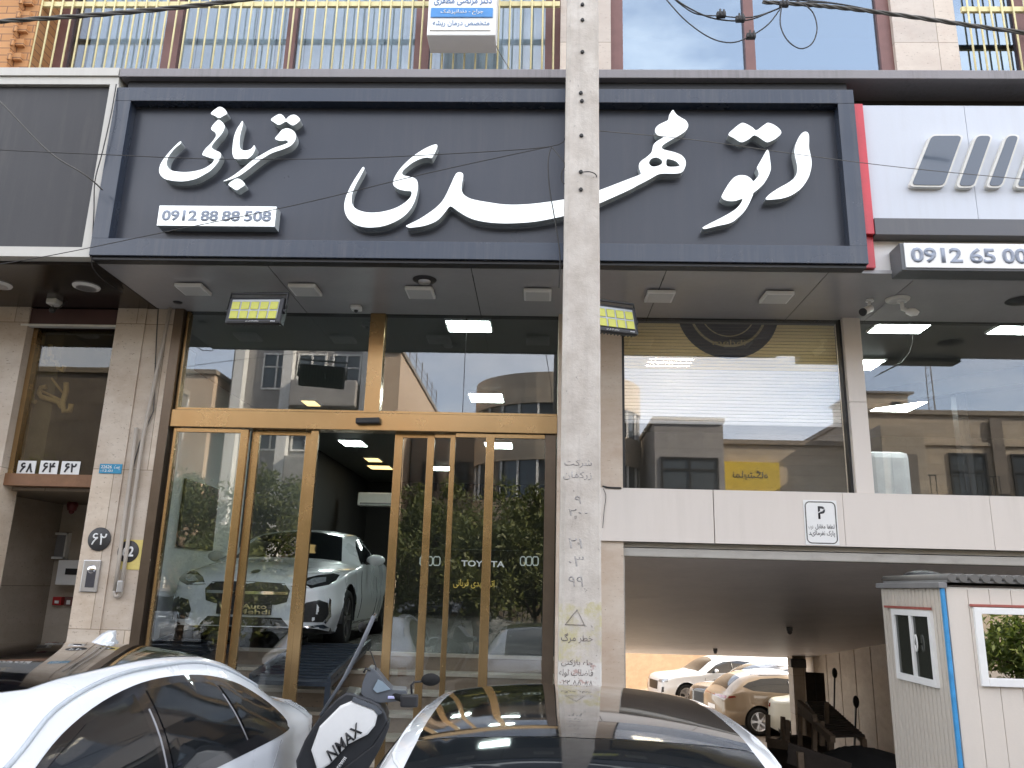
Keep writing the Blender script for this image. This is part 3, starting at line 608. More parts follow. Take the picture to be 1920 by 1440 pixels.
def P_(fn, s): n = [float(k) for k in s.split()]; return [fn(n[i], n[i+1]) for i in range(0, len(n), 2)]
LET = [
 ('dot', P_(zA, '638 180 700 125 735 112 775 130 800 160 805 185 770 205 725 228 680 205')),
 ('letter', P_(zA, '322 470 270 515 190 600 125 690 102 760 110 810 145 850 200 872 300 885 380 882 480 860 560 820 640 770 710 690 740 630 738 590 700 570 655 545 648 520 690 460 745 400 778 340 778 300 750 265 708 250 640 335 680 375 692 400 685 430 640 490 580 550 550 605 575 622 640 645 668 658 665 680 630 715 560 755 470 780 380 790 290 785 225 770 190 735 180 690 195 640 225 590 275 535 326 492')),
 ('letter', P_(zA, '965 258 940 295 910 340 880 420 865 520 862 590 875 635 900 660 950 662 1010 655 1060 620 1090 575 1100 540 1088 510 1060 545 1010 565 965 560 940 535 935 480 945 400 965 320 972 282')),
 ('letter', P_(zA, '765 885 850 840 960 760 1080 660 1180 600 1280 545 1380 510 1430 490 1440 475 1420 460 1370 465 1330 458 1305 440 1340 395 1380 350 1430 335 1480 350 1515 385 1522 430 1505 475 1460 520 1380 555 1290 585 1220 620 1130 680 1030 760 930 830 830 870')),
 ('dot', P_(zA, '1262 245 1310 205 1358 187 1395 210 1418 240 1450 210 1500 193 1545 215 1565 250 1530 285 1490 305 1450 285 1418 264 1380 285 1340 300 1300 275')),
 ('dot', P_(zA, '820 918 870 875 915 857 960 875 990 910 985 930 945 955 905 978 860 950')),
 ('letter', P_(zB, '370 453 350 470 300 545 230 655 175 760 130 870 112 970 120 1060 150 1130 200 1190 280 1240 400 1268 520 1268 650 1248 780 1200 900 1130 1000 1030 1060 920 1095 800 1105 700 1095 640 1060 605 1000 585 920 570 893 545 900 510 960 450 1050 385 1150 340 1230 325 1285 335 1310 310 1350 230 1368 175 1355 150 1300 160 1200 205 1080 280 970 370 880 460 810 560 775 640 773 690 800 725 860 758 940 775 1000 778 1022 800 1010 850 960 910 860 980 740 1030 600 1062 480 1070 380 1060 290 1030 235 985 212 930 212 860 230 780 270 690 330 580 382 480')),
 ('letter', P_(zB, '945 1250 1000 1220 1120 1160 1230 1090 1340 1010 1430 920 1490 820 1550 690 1600 580 1635 532 1680 525 1715 550 1712 610 1695 700 1695 760 1720 820 1780 865 1872 897')
   + P_(z2, '830 1138 920 1150 1020 1150 1120 1141 1250 1122 1345 1100 1437 1075') + P_(zC, '0 1045 80 1015 150 985 155 970 130 890 135 840 165 800 230 755 290 700 310 660 325 590 370 540 430 505 460 480 380 455 350 410 355 360 400 315 470 280 525 250 535 195 560 150 588 115 605 135 640 180 700 220 760 255 790 300 793 340 770 385 720 430 620 490 520 545 455 590 437 620 455 645 520 665 620 690 700 725 745 770 762 820 755 880 725 940 680 968 600 975 450 975 380 990 310 1030 200 1090 100 1140 0 1195')
   + P_(z2, '1437 1150 1345 1185 1250 1215 1100 1245 980 1255 880 1255 790 1245 720 1225 660 1190') + P_(zB, '1600 1015 1550 985 1515 1005 1460 1080 1380 1165 1290 1215 1180 1250 1060 1268 985 1272')),
 ('letter', P_(zD, '1210 270 1175 285 1140 330 1105 410 1092 490 1105 560 1122 640 1120 710 1090 770 1020 825 920 880 830 940 785 985 790 1003 850 1003 960 990 1060 955 1160 885 1230 790 1265 700 1277 610 1268 530 1250 450 1250 370 1248 310 1235 280')),
 ('dot', P_(zD, '378 300 440 235 505 185 540 175 590 195 640 225 680 255 740 215 790 180 815 175 870 195 925 235 948 270 940 300 880 350 810 382 770 372 665 308 600 350 540 380 500 378 440 340')),
 ('letter', P_(zD, '800 462 780 490 735 570 690 650 688 665 705 710 705 745 680 775 648 805 620 775 570 745 500 740 440 765 390 820 345 890 308 960 310 985 340 1008 400 1020 460 1015 530 995 515 1040 470 1095 400 1145 290 1205 180 1260 110 1298 100 1310 130 1320 250 1290 400 1255 480 1200 550 1130 600 1050 640 960 650 930 700 890 760 830 810 750 835 680 835 630 825 550 815 480')),
]
HOLES = {7: [P_(zC, '265 830 285 785 325 762 370 758 420 780 448 815 430 850 385 872 325 882 285 865'), P_(zC, '505 785 560 785 620 805 660 835 677 865 665 878 512 878')]}
LY = 6.165
for i, (nm, pts) in enumerate(LET):
    to = lambda q: (lambda p: (p.x, p.z))(at(q[0], q[1], LY))
    out = [to(p) for p in smoothpoly(pts, 3)]
    hl = [[to(p) for p in smoothpoly(h, 3)] for h in HOLES.get(i, [])]
    b = MB(); b.prism(out, lambda x, z, d: Vector((x, LY+d, z)), .085, hl, 0, 1); b.build(nm, [M['letter'], M['letter_side']], SG)
# phone number boxes
x0, x1, z0, z1 = rect(296, 386, 517, 424, 6.15)
NB = thing('number_box', 'white raised box with grey phone number under the small lettering of the charcoal sign', 'number sign', ((x0+x1)/2, 6.2, z0))
MB().box(x0, x1, 6.152, 6.264, z0, z1, bev=.004).build('box', M['letter_side'], NB); MB().box(x0+.002, x1-.002, 6.1495, 6.1515, z0+.002, z1-.002).build('face', M['letter'], NB)
b = MB(); w_ = x1-x0
for s_, a, c in (('0912', .035, .335), ('88', .365, .515), ('88', .545, .70), ('508', .735, .965)): text_to(b, s_, x0+w_*a, x0+w_*c, (z0+z1)/2, 6.149, .102, .003, .034)
b.build('numerals', M['num_grey'], NB)
# right hand sign
RS = thing('shop_sign', 'white shop sign with red edge band and slanted grey blocks right of the charcoal sign', 'sign', (4, 6.25, 4.55))
x0, x1, z0, z1 = rect(1601, 197, 1625, 440, 6.22)
b = MB(); b.box(2.655, x1+.01, 6.20, 6.45, z0-.0, z1, bev=.004); b.box(2.655, 2.74, 6.25, 6.45, 4.55, z0-.002); b.build('red_band', M['red'], RS)
zt, zb_ = at(1700, 198, 6.24).z, at(1700, 414, 6.24).z; xs = [x1+.012, 3.62, 4.63, 5.6, 12]; b = MB()
for a, c in zip(xs, xs[1:]): b.box(a, c-.004, 6.24, 6.30, zb_, zt)
b.build('panel', streaked('white composite panel', (.54, .57, .62), (.36, .34, .31), .25, .3, .5), RS)
zl = at(1700, 440, 6.19).z; b = MB(); b.box(x1+.012, 12, 6.19, 6.45, zl, zb_-.001, bev=.003); b.build('dark_bar', streaked('dark grey bar', (.085, .085, .09), (.2, .18, .16), .3, .35), RS)
b = MB(); b.box(2.76, 12, 6.32, 6.45, 4.52, zl-.002); b.build('lower_panel', M['white'], RS)
def slant(uv, t):
    pts = [at(u, v, 6.19) for u, v in uv]; pts = [(p.x, p.z) for p in pts]
    def rnd(pp, r, k=5):
        out = []
        for i in range(4):
            p, a, c = Vector(pp[i]), Vector(pp[i-1]), Vector(pp[(i+1) % 4]); d0 = (a-p).normalized()*r; d1 = (c-p).normalized()*r
            for q in range(k+1): s__ = q/k; out.append((1-s__)**2*(p+d0)+2*s__*(1-s__)*p+s__*s__*(p+d1))
        return out
    cx_ = sum(p[0] for p in pts)/4; cz_ = sum(p[1] for p in pts)/4
    b = MB(); b.prism(rnd(pts, .05), lambda x, z, d: Vector((x, 6.19+d, z)), .05); o = b.build('block', M['white_dirty'], t)
    ins = []
    for i in range(4):
        p, a, c = Vector(pts[i]), Vector(pts[i-1]), Vector(pts[(i+1) % 4]); ins.append(p+((a-p).normalized()+(c-p).normalized())*.018)
    b = MB(); b.prism(rnd(ins, .04), lambda x, z, d: Vector((x, 6.184+d, z)), .01); b.build('inlay', M['block_face'], o)
M['block_face'] = plain('blue grey acrylic', (.07, .09, .12), .12, 0, .5, .3, .03)
slant([(1744, 252), (1808, 252), (1772, 351), (1704, 350)], RS); slant([(1829, 252), (1863, 252), (1828, 352), (1792, 352)], RS); slant([(1886, 252), (1914, 252), (1880, 352), (1848, 352)], RS); slant([(1938, 253), (1966, 253), (1934, 353), (1902, 353)], RS)
x0, x1, z0, z1 = rect(1697, 457, 1990, 503, 6.10)
NB2 = thing('number_box', 'white phone number box in a dark rim under the red edged sign', 'number sign', (4, 6.15, 4.55)); MB().box(x0-.03, x1+.5, 6.11, 6.31, z0-.02, z1+.006, bev=.008).build('rim', plain('dark rim', (.09, .095, .10), .35), NB2); MB().box(x0, x1+.47, 6.098, 6.112, z0, z1, bev=.004).build('face', M['white'], NB2)
b = MB(); e = at(1710, 480, 6.1).x; f1 = lambda u: at(u, 480, 6.098).x
for s_, ua, ub in (('0912', 1708, 1804), ('65', 1818, 1866), ('00', 1879, 1926)): text_to(b, s_, f1(ua), f1(ub), (z0+z1)/2, 6.097, .132, .004, .028)
b.build('numerals', M['num_grey'], NB2)
# left dark fascia
LS = thing('fascia_board', 'dusty blank dark fascia board in a white frame at the left edge', 'sign', (-6, 6.2, 4.55))
b = MB(); b.box(-12, -3.945, 6.23, 6.28, 4.63, 6.215); b.build('panel', M['sign_left'], LS)
b = MB(); b.box(-12, -3.87, 6.19, 6.44, 6.217, 6.292); b.box(-3.943, -3.862, 6.19, 6.44, 4.63, 6.216); b.box(-12, -3.862, 6.19, 6.44, 4.54, 4.629); b.build('frame', M['white_frame'], LS)
# dentist light box
x0, x1, z0, z1 = rect(803, -40, 931, 66, 6.72)
DS = thing('light_box', 'white and blue dentist light box hung on the yellow grille', 'sign', ((x0+x1)/2, 6.8, z0)); b = MB(); b.box(x0, x1, 6.72, 7.0, z0, z1+.2, bev=.015); b.build('case', M['white'], DS)
b = MB(); zbot = at(860, 57, 6.715).z; b.box(x0+.03, x1-.05, 6.708, 6.724, z0+.05, zbot); b.build('grimy_strip', M['white_dirty'], DS)
xa, xb, za, zb2 = rect(808, 15, 924, 32, 6.71); MB().box(xa, xb, 6.706, 6.722, za, zb2).build('blue_band', M['blue'], DS)
fx = lambda u: at(u, 30, 6.71).x
b = MB(); text_to(b, 'جراح - دندانپزشک', fx(826), fx(906), (za+zb2)/2, 6.705, .062, .002, .006, fa=True); b.build('white_lettering', M['white'], DS)
ink = plain('blue ink', (.10, .20, .38), .5); b = MB(); text_to(b, 'متخصص درمان ریشه', fx(812), fx(918), at(860, 43, 6.71).z, 6.719, .075, .003, .0, fa=True); b.build('blue_lettering', ink, DS); b = MB(); text_to(b, 'دکتر مرتضی مظفری', fx(812), fx(921), at(860, 1, 6.71).z, 6.719, .10, .003, .01, fa=True); b.build('blue_lettering', ink, DS)
b = MB(); b.beam(((x0+x1)/2-.2, 7.0, z0+.3), ((x0+x1)/2-.2, 7.3, z0+.3), .03, .03); b.beam(((x0+x1)/2+.2, 7.0, z0+.3), ((x0+x1)/2+.2, 7.3, z0+.3), .03, .03); b.build('bracket', M['grey'], DS)

# ------------------------------------------------------------------ soffit fittings
labs = ['square white surface light nearest the left pier', 'square white surface light right of the left floodlight', 'square white surface light in front of the dark ceiling speaker', 'square white surface light just left of the concrete pole', 'square white surface light just right of the right floodlight', 'square white surface light nearest the right end of the grey soffit']
for (u, v), lb in zip(((362, 547), (572, 548), (788, 553), (1008, 557), (1237, 560), (1456, 562)), labs):
    q = at(u, v, Z=SZ-.05); t = thing('soffit_light', lb, 'soffit light', (q.x, q.y, SZ-.05), 'square lights under the grey soffit')
    MB().box(q.x-.125, q.x+.125, q.y-.125, q.y+.125, SZ-.045, SZ-.012, bev=.008).build('housing', M['white'], t); MB().box(q.x-.105, q.x+.105, q.y-.105, q.y+.105, SZ-.049, SZ-.043).build('diffuser', M['diffuser'], t); MB().box(q.x-.08, q.x+.08, q.y-.08, q.y+.08, SZ-.014, SZ).build('mount', M['black'], t)
q = at(796, 526, Z=SZ-.01); t = thing('ceiling_speaker', 'dark round speaker recessed in the grey soffit', 'speaker', (q.x, q.y, SZ-.02)); b = MB(); b.lathe([(.0, -.012), (.09, -.012), (.105, 0), (.105, .004)], (q.x, q.y, SZ-.006), n=32); b.build('rim', M['black'], t); b = MB(); b.lathe([(.0, -.03), (.05, -.026), (.055, -.01)], (q.x, q.y-.0, SZ-.008)); b.build('cone', M['alu'], t)
q = at(668, 579, Z=SZ-.03); t = thing('smoke_detector', 'small white smoke detector on the soffit above the bronze post', 'detector', (q.x, q.y, SZ-.05)); b = MB(); b.box(q.x-.05, q.x+.05, q.y-.05, q.y+.05, SZ-.045, SZ, bev=.015); b.build('case', M['white'], t); b = MB(); b.ball((q.x, q.y, SZ-.05), .02); b.build('eye', M['black'], t)
q = at(333, 568, Z=SZ-.01); b = MB(); b.lathe([(0, -.012), (.035, -.01), (.045, 0)], (q.x, q.y, SZ-.003)); tag(b.build('soffit_hole_cap', M['black']), 'small dark round cap in the soffit by the left pier', 'cap')
def floodlight(cu, cv, Y, yaw, lab, tilt=-18, roll=0):
    q = at(cu, cv, Y); t = thing('floodlight', lab, 'floodlight', (0, 0, 0)); W, H = .255, .125
    MB().box(-W, W, -.03, .03, -H, H, bev=.02).build('housing', M['black'], t)
    b = MB()
    for i in range(15): b.box(-W+.03+i*.033, -W+.036+i*.033, .03, .075, -H+.02, H-.02)
    b.build('fins', M['black'], t)
    MB().box(-W+.035, W-.035, -.036, -.031, -H+.04, H-.028, bev=.002).build('reflector', plain('dull reflector', (.30, .31, .30), .3, .4), t)
    for i in range(5):
        for k in range(2):
            x = -W+.078+i*.0885; z = -H+.075+k*.088; b = MB(); b.box(x-.036, x+.036, -.0395, -.0365, z-.036, z+.036, bev=.004); o = b.build('led_chip', M['led'], t)
            b = MB(); b.lathe([(0, -.012), (.02, -.009), (.034, 0)], (x+.004, -.040, z-.006), (0, -1, 0), 14); b.build('lens', M['glass_clear'], o)
    b = MB(); text_to(b, 'پرژکتور ال ای دی', -.06, .06, -H+.018, -.031, .014, .002, fa=True); text_to(b, 'IP65', .17, .21, -H+.018, -.031, .01, .002); b.build('lettering', M['white'], t)
    b = MB(); b.tube([(-W-.012, 0, 0), (-W-.012, .0, H+.05), (W+.012, .0, H+.05), (W+.012, 0, 0)], .011, 6); b.build('bracket', M['black'], t)
    b = MB(); b.cyl((-W-.02, 0, 0), (-W, 0, 0), .02, n=12); b.cyl((W+.02, 0, 0), (W, 0, 0), .02, n=12); b.build('bolt', M['black'], t)
    t.location = q; t.rotation_euler = (R(tilt), R(roll), R(yaw)); return t
M['led'] = plain('yellow led phosphor', (.50, .50, .06), .3, 0, .5, 0, .06, 30)
floodlight(480, 584, 6.42, -8, 'black floodlight with yellow led cells hanging under the soffit above the left doors', -8, 2)
floodlight(1142, 599, 6.30, 26, 'black floodlight with yellow led cells half hidden behind the concrete pole', -10, -3)
# round lights of the neighbour
for (u, v), lb in zip(((162, 538), (-4, 534)), ('round recessed lamp in the dark brown soffit near the stone pier', 'round recessed lamp of the brown soffit cut by the left edge')):
    q = at(u, v, Z=SZ-.01); t = thing('downlight', lb, 'downlight', (q.x, q.y, SZ-.03)); b = MB(); b.lathe([(.085, -.02), (.115, -.012), (.12, 0)], (q.x, q.y, SZ-.006), n=32); b.build('rim', M['white'], t); b = MB(); b.lathe([(0, -.012), (.084, -.018)], (q.x, q.y, SZ-.006), n=32); b.build('lens', M['alu'], t)
q = at(103, 568, 7.2); t = thing('security_camera', 'small white camera with tangled leads under the brown soffit', 'camera', (q.x, q.y, q.z)); b = MB(); b.cyl((q.x, q.y, SZ-.006), (q.x, q.y, q.z+.02), .02); b.box(q.x-.05, q.x+.05, q.y-.07, q.y+.05, q.z-.03, q.z+.03, bev=.015); b.build('body', M['white_dirty'], t); b = MB(); b.tube([(q.x-.02, q.y, q.z-.02), (q.x+.02, q.y-.02, q.z-.09), (q.x+.05, q.y, q.z-.05), (q.x+.12, q.y, q.z+.02)], .006, 5); b.ball((q.x, q.y-.02, q.z-.08), .03); b.build('lead', M['cable'], t)
# right soffit fittings
q = at(1683, 562, Z=SZ-.01); t = thing('downlight', 'oval white recessed lamp over the cream column', 'downlight', (q.x, q.y, SZ-.03)); b = MB(); b.lathe([(.07, -.018), (.10, -.012), (.105, 0)], (q.x, q.y, SZ-.004), n=32); b.build('rim', M['white_dirty'], t); b = MB(); b.lathe([(0, -.01), (.07, -.017)], (q.x, q.y, SZ-.004), n=32); b.build('lens', M['diffuser'], t)
q = at(1915, 565, Z=SZ-.01); b = MB(); b.lathe([(0, -.02), (.10, -.015), (.13, 0)], (q.x, q.y, SZ-.004), n=32); tag(b.build('ceiling_speaker', M['black']), 'dark round speaker at the right end of the soffit', 'speaker')
q = at(1622, 585, Z=SZ-.12); t = thing('security_camera', 'white bullet camera on the soffit above the cream column', 'camera', (q.x, q.y, q.z)); b = MB(); b.cyl((q.x+.05, q.y, SZ-.001), (q.x+.05, q.y, SZ-.02), .035); b.cyl((q.x+.05, q.y, SZ-.02), (q.x+.03, q.y-.01, SZ-.08), .012); b.build('mount', M['white'], t); b = MB(); b.cyl((q.x+.05, q.y+.0, SZ-.085), (q.x-.04, q.y-.06, SZ-.14), .034, n=16); b.build('body', M['white'], t); b = MB(); b.cyl((q.x-.038, q.y-.059, SZ-.139), (q.x-.052, q.y-.068, SZ-.148), .035, n=16); b.build('lens', M['black'], t)
q = at(1697, 585, Z=SZ-.12); t = thing('security_camera', 'white dome camera on a bent arm below the oval lamp', 'camera', (q.x, q.y, q.z)); b = MB(); b.cyl((q.x-.02, q.y, SZ-.001), (q.x-.02, q.y, SZ-.03), .04); b.tube([(q.x-.02, q.y, SZ-.03), (q.x-.02, q.y, SZ-.09), (q.x+.03, q.y-.02, SZ-.12)], .02, 8); b.build('arm', M['white'], t); b = MB(); b.lathe([(.0, -.05), (.05, -.03), (.06, .0), (.03, .02)], (q.x+.05, q.y-.03, SZ-.12), (.2, -.2, 1), 18); b.build('dome', M['white'], t)
q = at(1697, 600, 7.46); b = MB(); b.tube([tuple(at(u, v, 7.44)) for u, v in ((1712, 605), (1712, 640), (1705, 662), (1690, 680), (1650, 700))], .004, 5); tag(b.build('camera_lead', M['cable_grey']), 'thin pale lead curling over the right office glass', 'cable')

# ------------------------------------------------------------------ plates and fittings on the stone piers
DIG = {'۶': [[(.52, .90), (.34, .97), (.18, .86), (.16, .70), (.30, .60), (.56, .64)], [(.56, .64), (.38, .46), (.22, .26), (.10, .0)]], '۸': [[(.02, .0), (.16, .40), (.30, .96)], [(.30, .96), (.42, .40), (.58, .0)]],
 '۴': [[(.12, .0), (.10, .5), (.04, .98)], [(.56, .98), (.38, .92), (.34, .76), (.44, .64), (.60, .64)], [(.09, .72), (.24, .60), (.40, .66)]], '۲': [[(.14, .0), (.11, .5), (.04, .98)], [(.09, .78), (.26, .66), (.46, .70), (.54, .98)]]}
def digits(s_, xc, zc, y, h, r, m, par):
    n = len(s_); w_ = h*.78
    for i, ch in enumerate(s_):
        b = MB(); x = xc-n*w_/2+i*w_+w_*.12
        for st in DIG[ch]: b.tube([(x+p.x*h, y, zc+(p.y-.5)*h) for p in smoothpoly(st, 3, False)+[Vector(st[-1])]], r, 6)
        b.build('numeral', m, par)
def plate(u0, v0, u1, v1, Y, name, lab, cat, m, th=.008, bev=.004):
    x0, x1, z0, z1 = rect(u0, v0, u1, v1, Y); t = thing(name, lab, cat, ((x0+x1)/2, Y, z0)); MB().box(x0, x1, Y-th, Y, z0, z1, bev=min(bev, th*.4)).build('plate', m, t); return t, x0, x1, z0, z1
for (ua, ub, va, vb), s_, lb in (((33, 67, 864, 890), '۶۸', 'white number tag 68, leftmost under the dim window'), ((75, 109, 864, 890), '۶۴', 'white number tag 64, middle of the three under the dim window'), ((115, 150, 865, 890), '۶۲', 'white number tag 62 beside the stone pier edge')):
    t, x0, x1, z0, z1 = plate(ua, va, ub, vb, 7.535, 'number_tag', lb, 'number tag', M['white'], .006, .002); t['group'] = 'number tags along the dim window'
    digits(s_, (x0+x1)/2, (z0+z1)/2, 7.528, (z1-z0)*.66, .0085, M['black'], t)
PY = 7.398
t, x0, x1, z0, z1 = plate(187, 870, 229, 888, PY, 'address_plaque', 'small blue postal plaque with white figures on the stone pier', 'plaque', M['teal'])
b = MB(); text_to(b, '22626', x0+.015, x0+(x1-x0)*.55, z0+(z1-z0)*.68, PY-.009, .03, .002, .01); text_to(b, '-12-01', x0+.015, x0+(x1-x0)*.6, z0+(z1-z0)*.28, PY-.009, .022, .002); text_to(b, 'پست', x0+(x1-x0)*.66, x1-.02, z0+(z1-z0)*.6, PY-.009, .045, .002, fa=True); b.build('lettering', M['white'], t)
def roundel(u, v, r, Y, s_, lab, fa, square=None):
    q = at(u, v, Y); t = thing('number_plaque', lab, 'number plaque', (q.x, Y, q.z-r))
    if square:
        x0, x1, z0, z1 = rect(*square, Y); MB().box(x0, x1, Y-.004, Y, z0, z1).build('backing', plain('faded yellow vinyl', (.62, .50, .16), .5), t)
    b = MB(); b.lathe([(0, .012), (r-.004, .012), (r, .008), (r, .004)], (q.x, Y, q.z), (0, -1, 0), 40); b.build('disc', plain('dark grey disc', (.035, .033, .032), .5), t)
    if fa: digits(s_, q.x, q.z, Y-.0125, r*.95, .0075, M['white'], t)
    else: b = MB(); text_to(b, s_, q.x-r*.52, q.x+r*.55, q.z, Y-.0125, r*.95, .002, .03); b.build('numerals', M['white'], t)
    return t
roundel(187, 1011, .108, PY, '۶۲', 'dark round plaque with Persian 62 above the intercom', True)
roundel(241, 1034, .100, 7.413, '62', 'dark round plaque 62 on a yellow square behind the conduit', False, (227, 1012, 267, 1068))
t, x0, x1, z0, z1 = plate(155, 1050, 187, 1110, PY, 'intercom', 'brushed steel intercom panel with round lens on the stone pier', 'intercom', M['alu'], .02, .006)
MB().box(x0+.045, x1-.03, PY-.024, PY-.019, z0+.04, z1-.09, bev=.003).build('keypad', plain('dark intercom glass', (.05, .05, .06), .25), t); b = MB(); b.lathe([(.0, .012), (.022, .012), (.035, .004), (.04, 0)], ((x0+x1)/2+.005, PY-.02, z1-.085), (0, -1, 0), 24); b.build('lens', M['chrome'], t)
cd_ = thing('conduit', 'pair of stone coloured conduit pipes bent up the pier beside the yellow plaque', 'conduit', (-3.85, 7.38, 1.5))
ca = [tuple(at(u, v, 7.385)) for u, v in ((256, 802), (246, 880), (235, 960), (225, 1040), (215, 1108))]; cb = [tuple(at(u, v, 7.385)) for u, v in ((320, 575), (285, 740), (268, 820), (252, 930), (238, 1030), (227, 1108))]
M['pipe'] = streaked('stone coloured pipe', (.44, .39, .33), (.2, .17, .14), .5, .6); b = MB(); b.tube(ca, .018, 10); b.build('pipe', M['pipe'], cd_); b = MB(); b.tube(cb, .018, 10); b.build('pipe', M['pipe'], cd_)
e0, e1 = Vector(ca[-1]), Vector(cb[-1]); b = MB(); b.tube([e0+(e1-e0)*(.5-.5*math.cos(a))+Vector((0, 0, -.05*math.sin(a))) for a in [k*math.pi/8 for k in range(9)]], .018, 10); b.build('bend', M['pipe'], cd_)
q = Vector(cb[-1])+Vector((.0, -.03, .04)); b = MB(); b.box(q.x-.02, q.x+.03, q.y-.02, q.y+.01, q.z-.05, q.z+.05, bev=.004); b.build('clamp', M['alu'], cd_)
b = MB(); b.tube([tuple(at(u, v, 7.395)) for u, v in ((297, 575), (294, 620), (291, 690), (288, 770), (262, 830), (243, 900))], .006, 5); tag(b.build('pier_wire', M['cable_grey']), 'thin grey wire down the stone pier left of the doors', 'cable')
# parking notice on the parapet
t, x0, x1, z0, z1 = plate(1508, 938, 1571, 1022, 7.378, 'parking_notice', 'white no parking notice with broken black border on the cream parapet', 'notice', M['white'], .003, .001)
ri, ro_ = .02, .03
def rr(a, r, k=6):
    xa, xb, za, zb3 = x0+a, x1-a, z0+a, z1-a; out = []
    for cx_, cz_, st in ((xb-r, zb3-r, 0), (xa+r, zb3-r, 90), (xa+r, za+r, 180), (xb-r, za+r, 270)):
        for q in range(k+1): an = R(st+90*q/k); out.append((cx_+r*math.cos(an), cz_+r*math.sin(an)))
    return out
b = MB(); b.prism(rr(.012, .045), lambda x, z, d: Vector((x, 7.3745-d, z)), .0015, [rr(.021, .036)]); b.build('border', plain('worn black ink', (.10, .10, .09), .6, 0, .3, 0, .9, 40), t)
b = MB(); xm = (x0+x1)/2; H_ = z1-z0; text_to(b, 'P', xm-.022, xm+.042, z0+H_*.72, 7.374, .115, .001, .02); text_to(b, 'لطفا مقابل', xm-.055, x1-.035, z0+H_*.40, 7.374, .05, .001, .006, fa=True); text_to(b, 'درب', x0+.035, xm-.075, z0+H_*.38, 7.374, .04, .001, fa=True); text_to(b, 'پارک نفرمائید', x0+.035, x1-.035, z0+H_*.25, 7.374, .06, .001, .006, fa=True)
b.build('lettering', M['black'], t)
b = MB(); b.beam((xm-.06, 7.3735, z0+H_*.66), (xm+.045, 7.3735, z0+H_*.82), .001, .010, (0, 0, 1)); 
b.build('slash', M['white'], t)

# ------------------------------------------------------------------ concrete utility pole
PX, PYY = .268, 5.40
PO = thing('utility_pole', 'tapered pale concrete utility pole with bolts and worn stencilled text', 'pole', (PX, PYY, 0))
b = MB(); hw = lambda z: .1400-.0030*z
def oct_(z):
    h = hw(z); c = .03; d_ = h*.8
    return [Vector((PX+sx*x_, PYY+sy*y_, z)) for sx, sy, x_, y_ in ((-1, -1, h-c, d_), (1, -1, h-.012, d_), (1, -1, h, d_-.012), (1, 1, h, d_-c), (1, 1, h-c, d_), (-1, 1, h-c, d_), (-1, 1, h, d_-c), (-1, -1, h, d_-c))]
zs_ = [i*.25 for i in range(0, 39)]; rings = []
for z in zs_: rings.append([b.bm.verts.new(p+Vector((random.uniform(-.0015, .0015), random.uniform(-.001, .001), 0))) for p in oct_(z)])
for A_, B_ in zip(rings, rings[1:]):
    for k in range(8): b.bm.faces.new((A_[k], A_[(k+1) % 8], B_[(k+1) % 8], B_[k]))
b.bm.faces.new(rings[-1]); b.build('shaft', M['concrete_pole'], PO)
fy = lambda z: PYY-hw(z)*.8
for u, v in ((1092, 9), (1092, 38), (1092, 98), (1089, 175), (1091, 190), (1090, 255), (1089, 323), (1089, 356)):
    q = at(u, v, PYY-.1); b = MB(); y_ = fy(q.z); b.cyl((q.x, y_+.02, q.z), (q.x, y_-.018, q.z), .011, n=10); b.cyl((q.x, y_-.002, q.z), (q.x, y_-.008, q.z), .016, n=6); b.build('bolt', M['cable'], PO)
M['stencil'] = plain('worn stencil paint', (.34, .325, .31), .8, 0, .2, 0, .5, 50); M['graffiti'] = plain('worn black paint', (.20, .18, .165), .8, 0, .2, 0, .7, 40)
def stencil(rows, m, nm):
    for s_, u0, u1, v, h in rows:
        b = MB(); qa, qb = at(u0, v, 5.285), at(u1, v, 5.285); text_to(b, s_, qa.x, qb.x, qa.z, 5.285, h, .001, .004, fa=True, mapper=lambda X, Z, d: Vector((X, fy(Z)-.0005-d, Z))); b.build(nm, m, PO)
stencil([('شرکت', 1058, 1110, 868, .055), ('زرکفان', 1056, 1110, 891, .055), ('۹', 1078, 1090, 937, .05), ('۲۰۰', 1066, 1102, 960, .045), ('۲۱', 1066, 1092, 1018, .065), ('۰۳', 1066, 1095, 1052, .065), ('۹۹', 1066, 1094, 1090, .065)], M['stencil'], 'stencil_text')
stencil([('خطر مرگ', 1052, 1112, 1196, .06), ('چاه بازکنی', 1052, 1112, 1243, .045), ('فاضلاب لوله', 1048, 1112, 1262, .05), ('۸۸ ۵۵ ۲۲', 1055, 1112, 1281, .04)], M['graffiti'], 'painted_text')
tri = [at(u, v, 5.285) for u, v in ((1082, 1143), (1096, 1172), (1060, 1171))]; b = MB(); b.tube([(p.x, fy(p.z)-.001, p.z) for p in tri], .004, 4, closed=True); b.build('warning_triangle', M['graffiti'], PO)

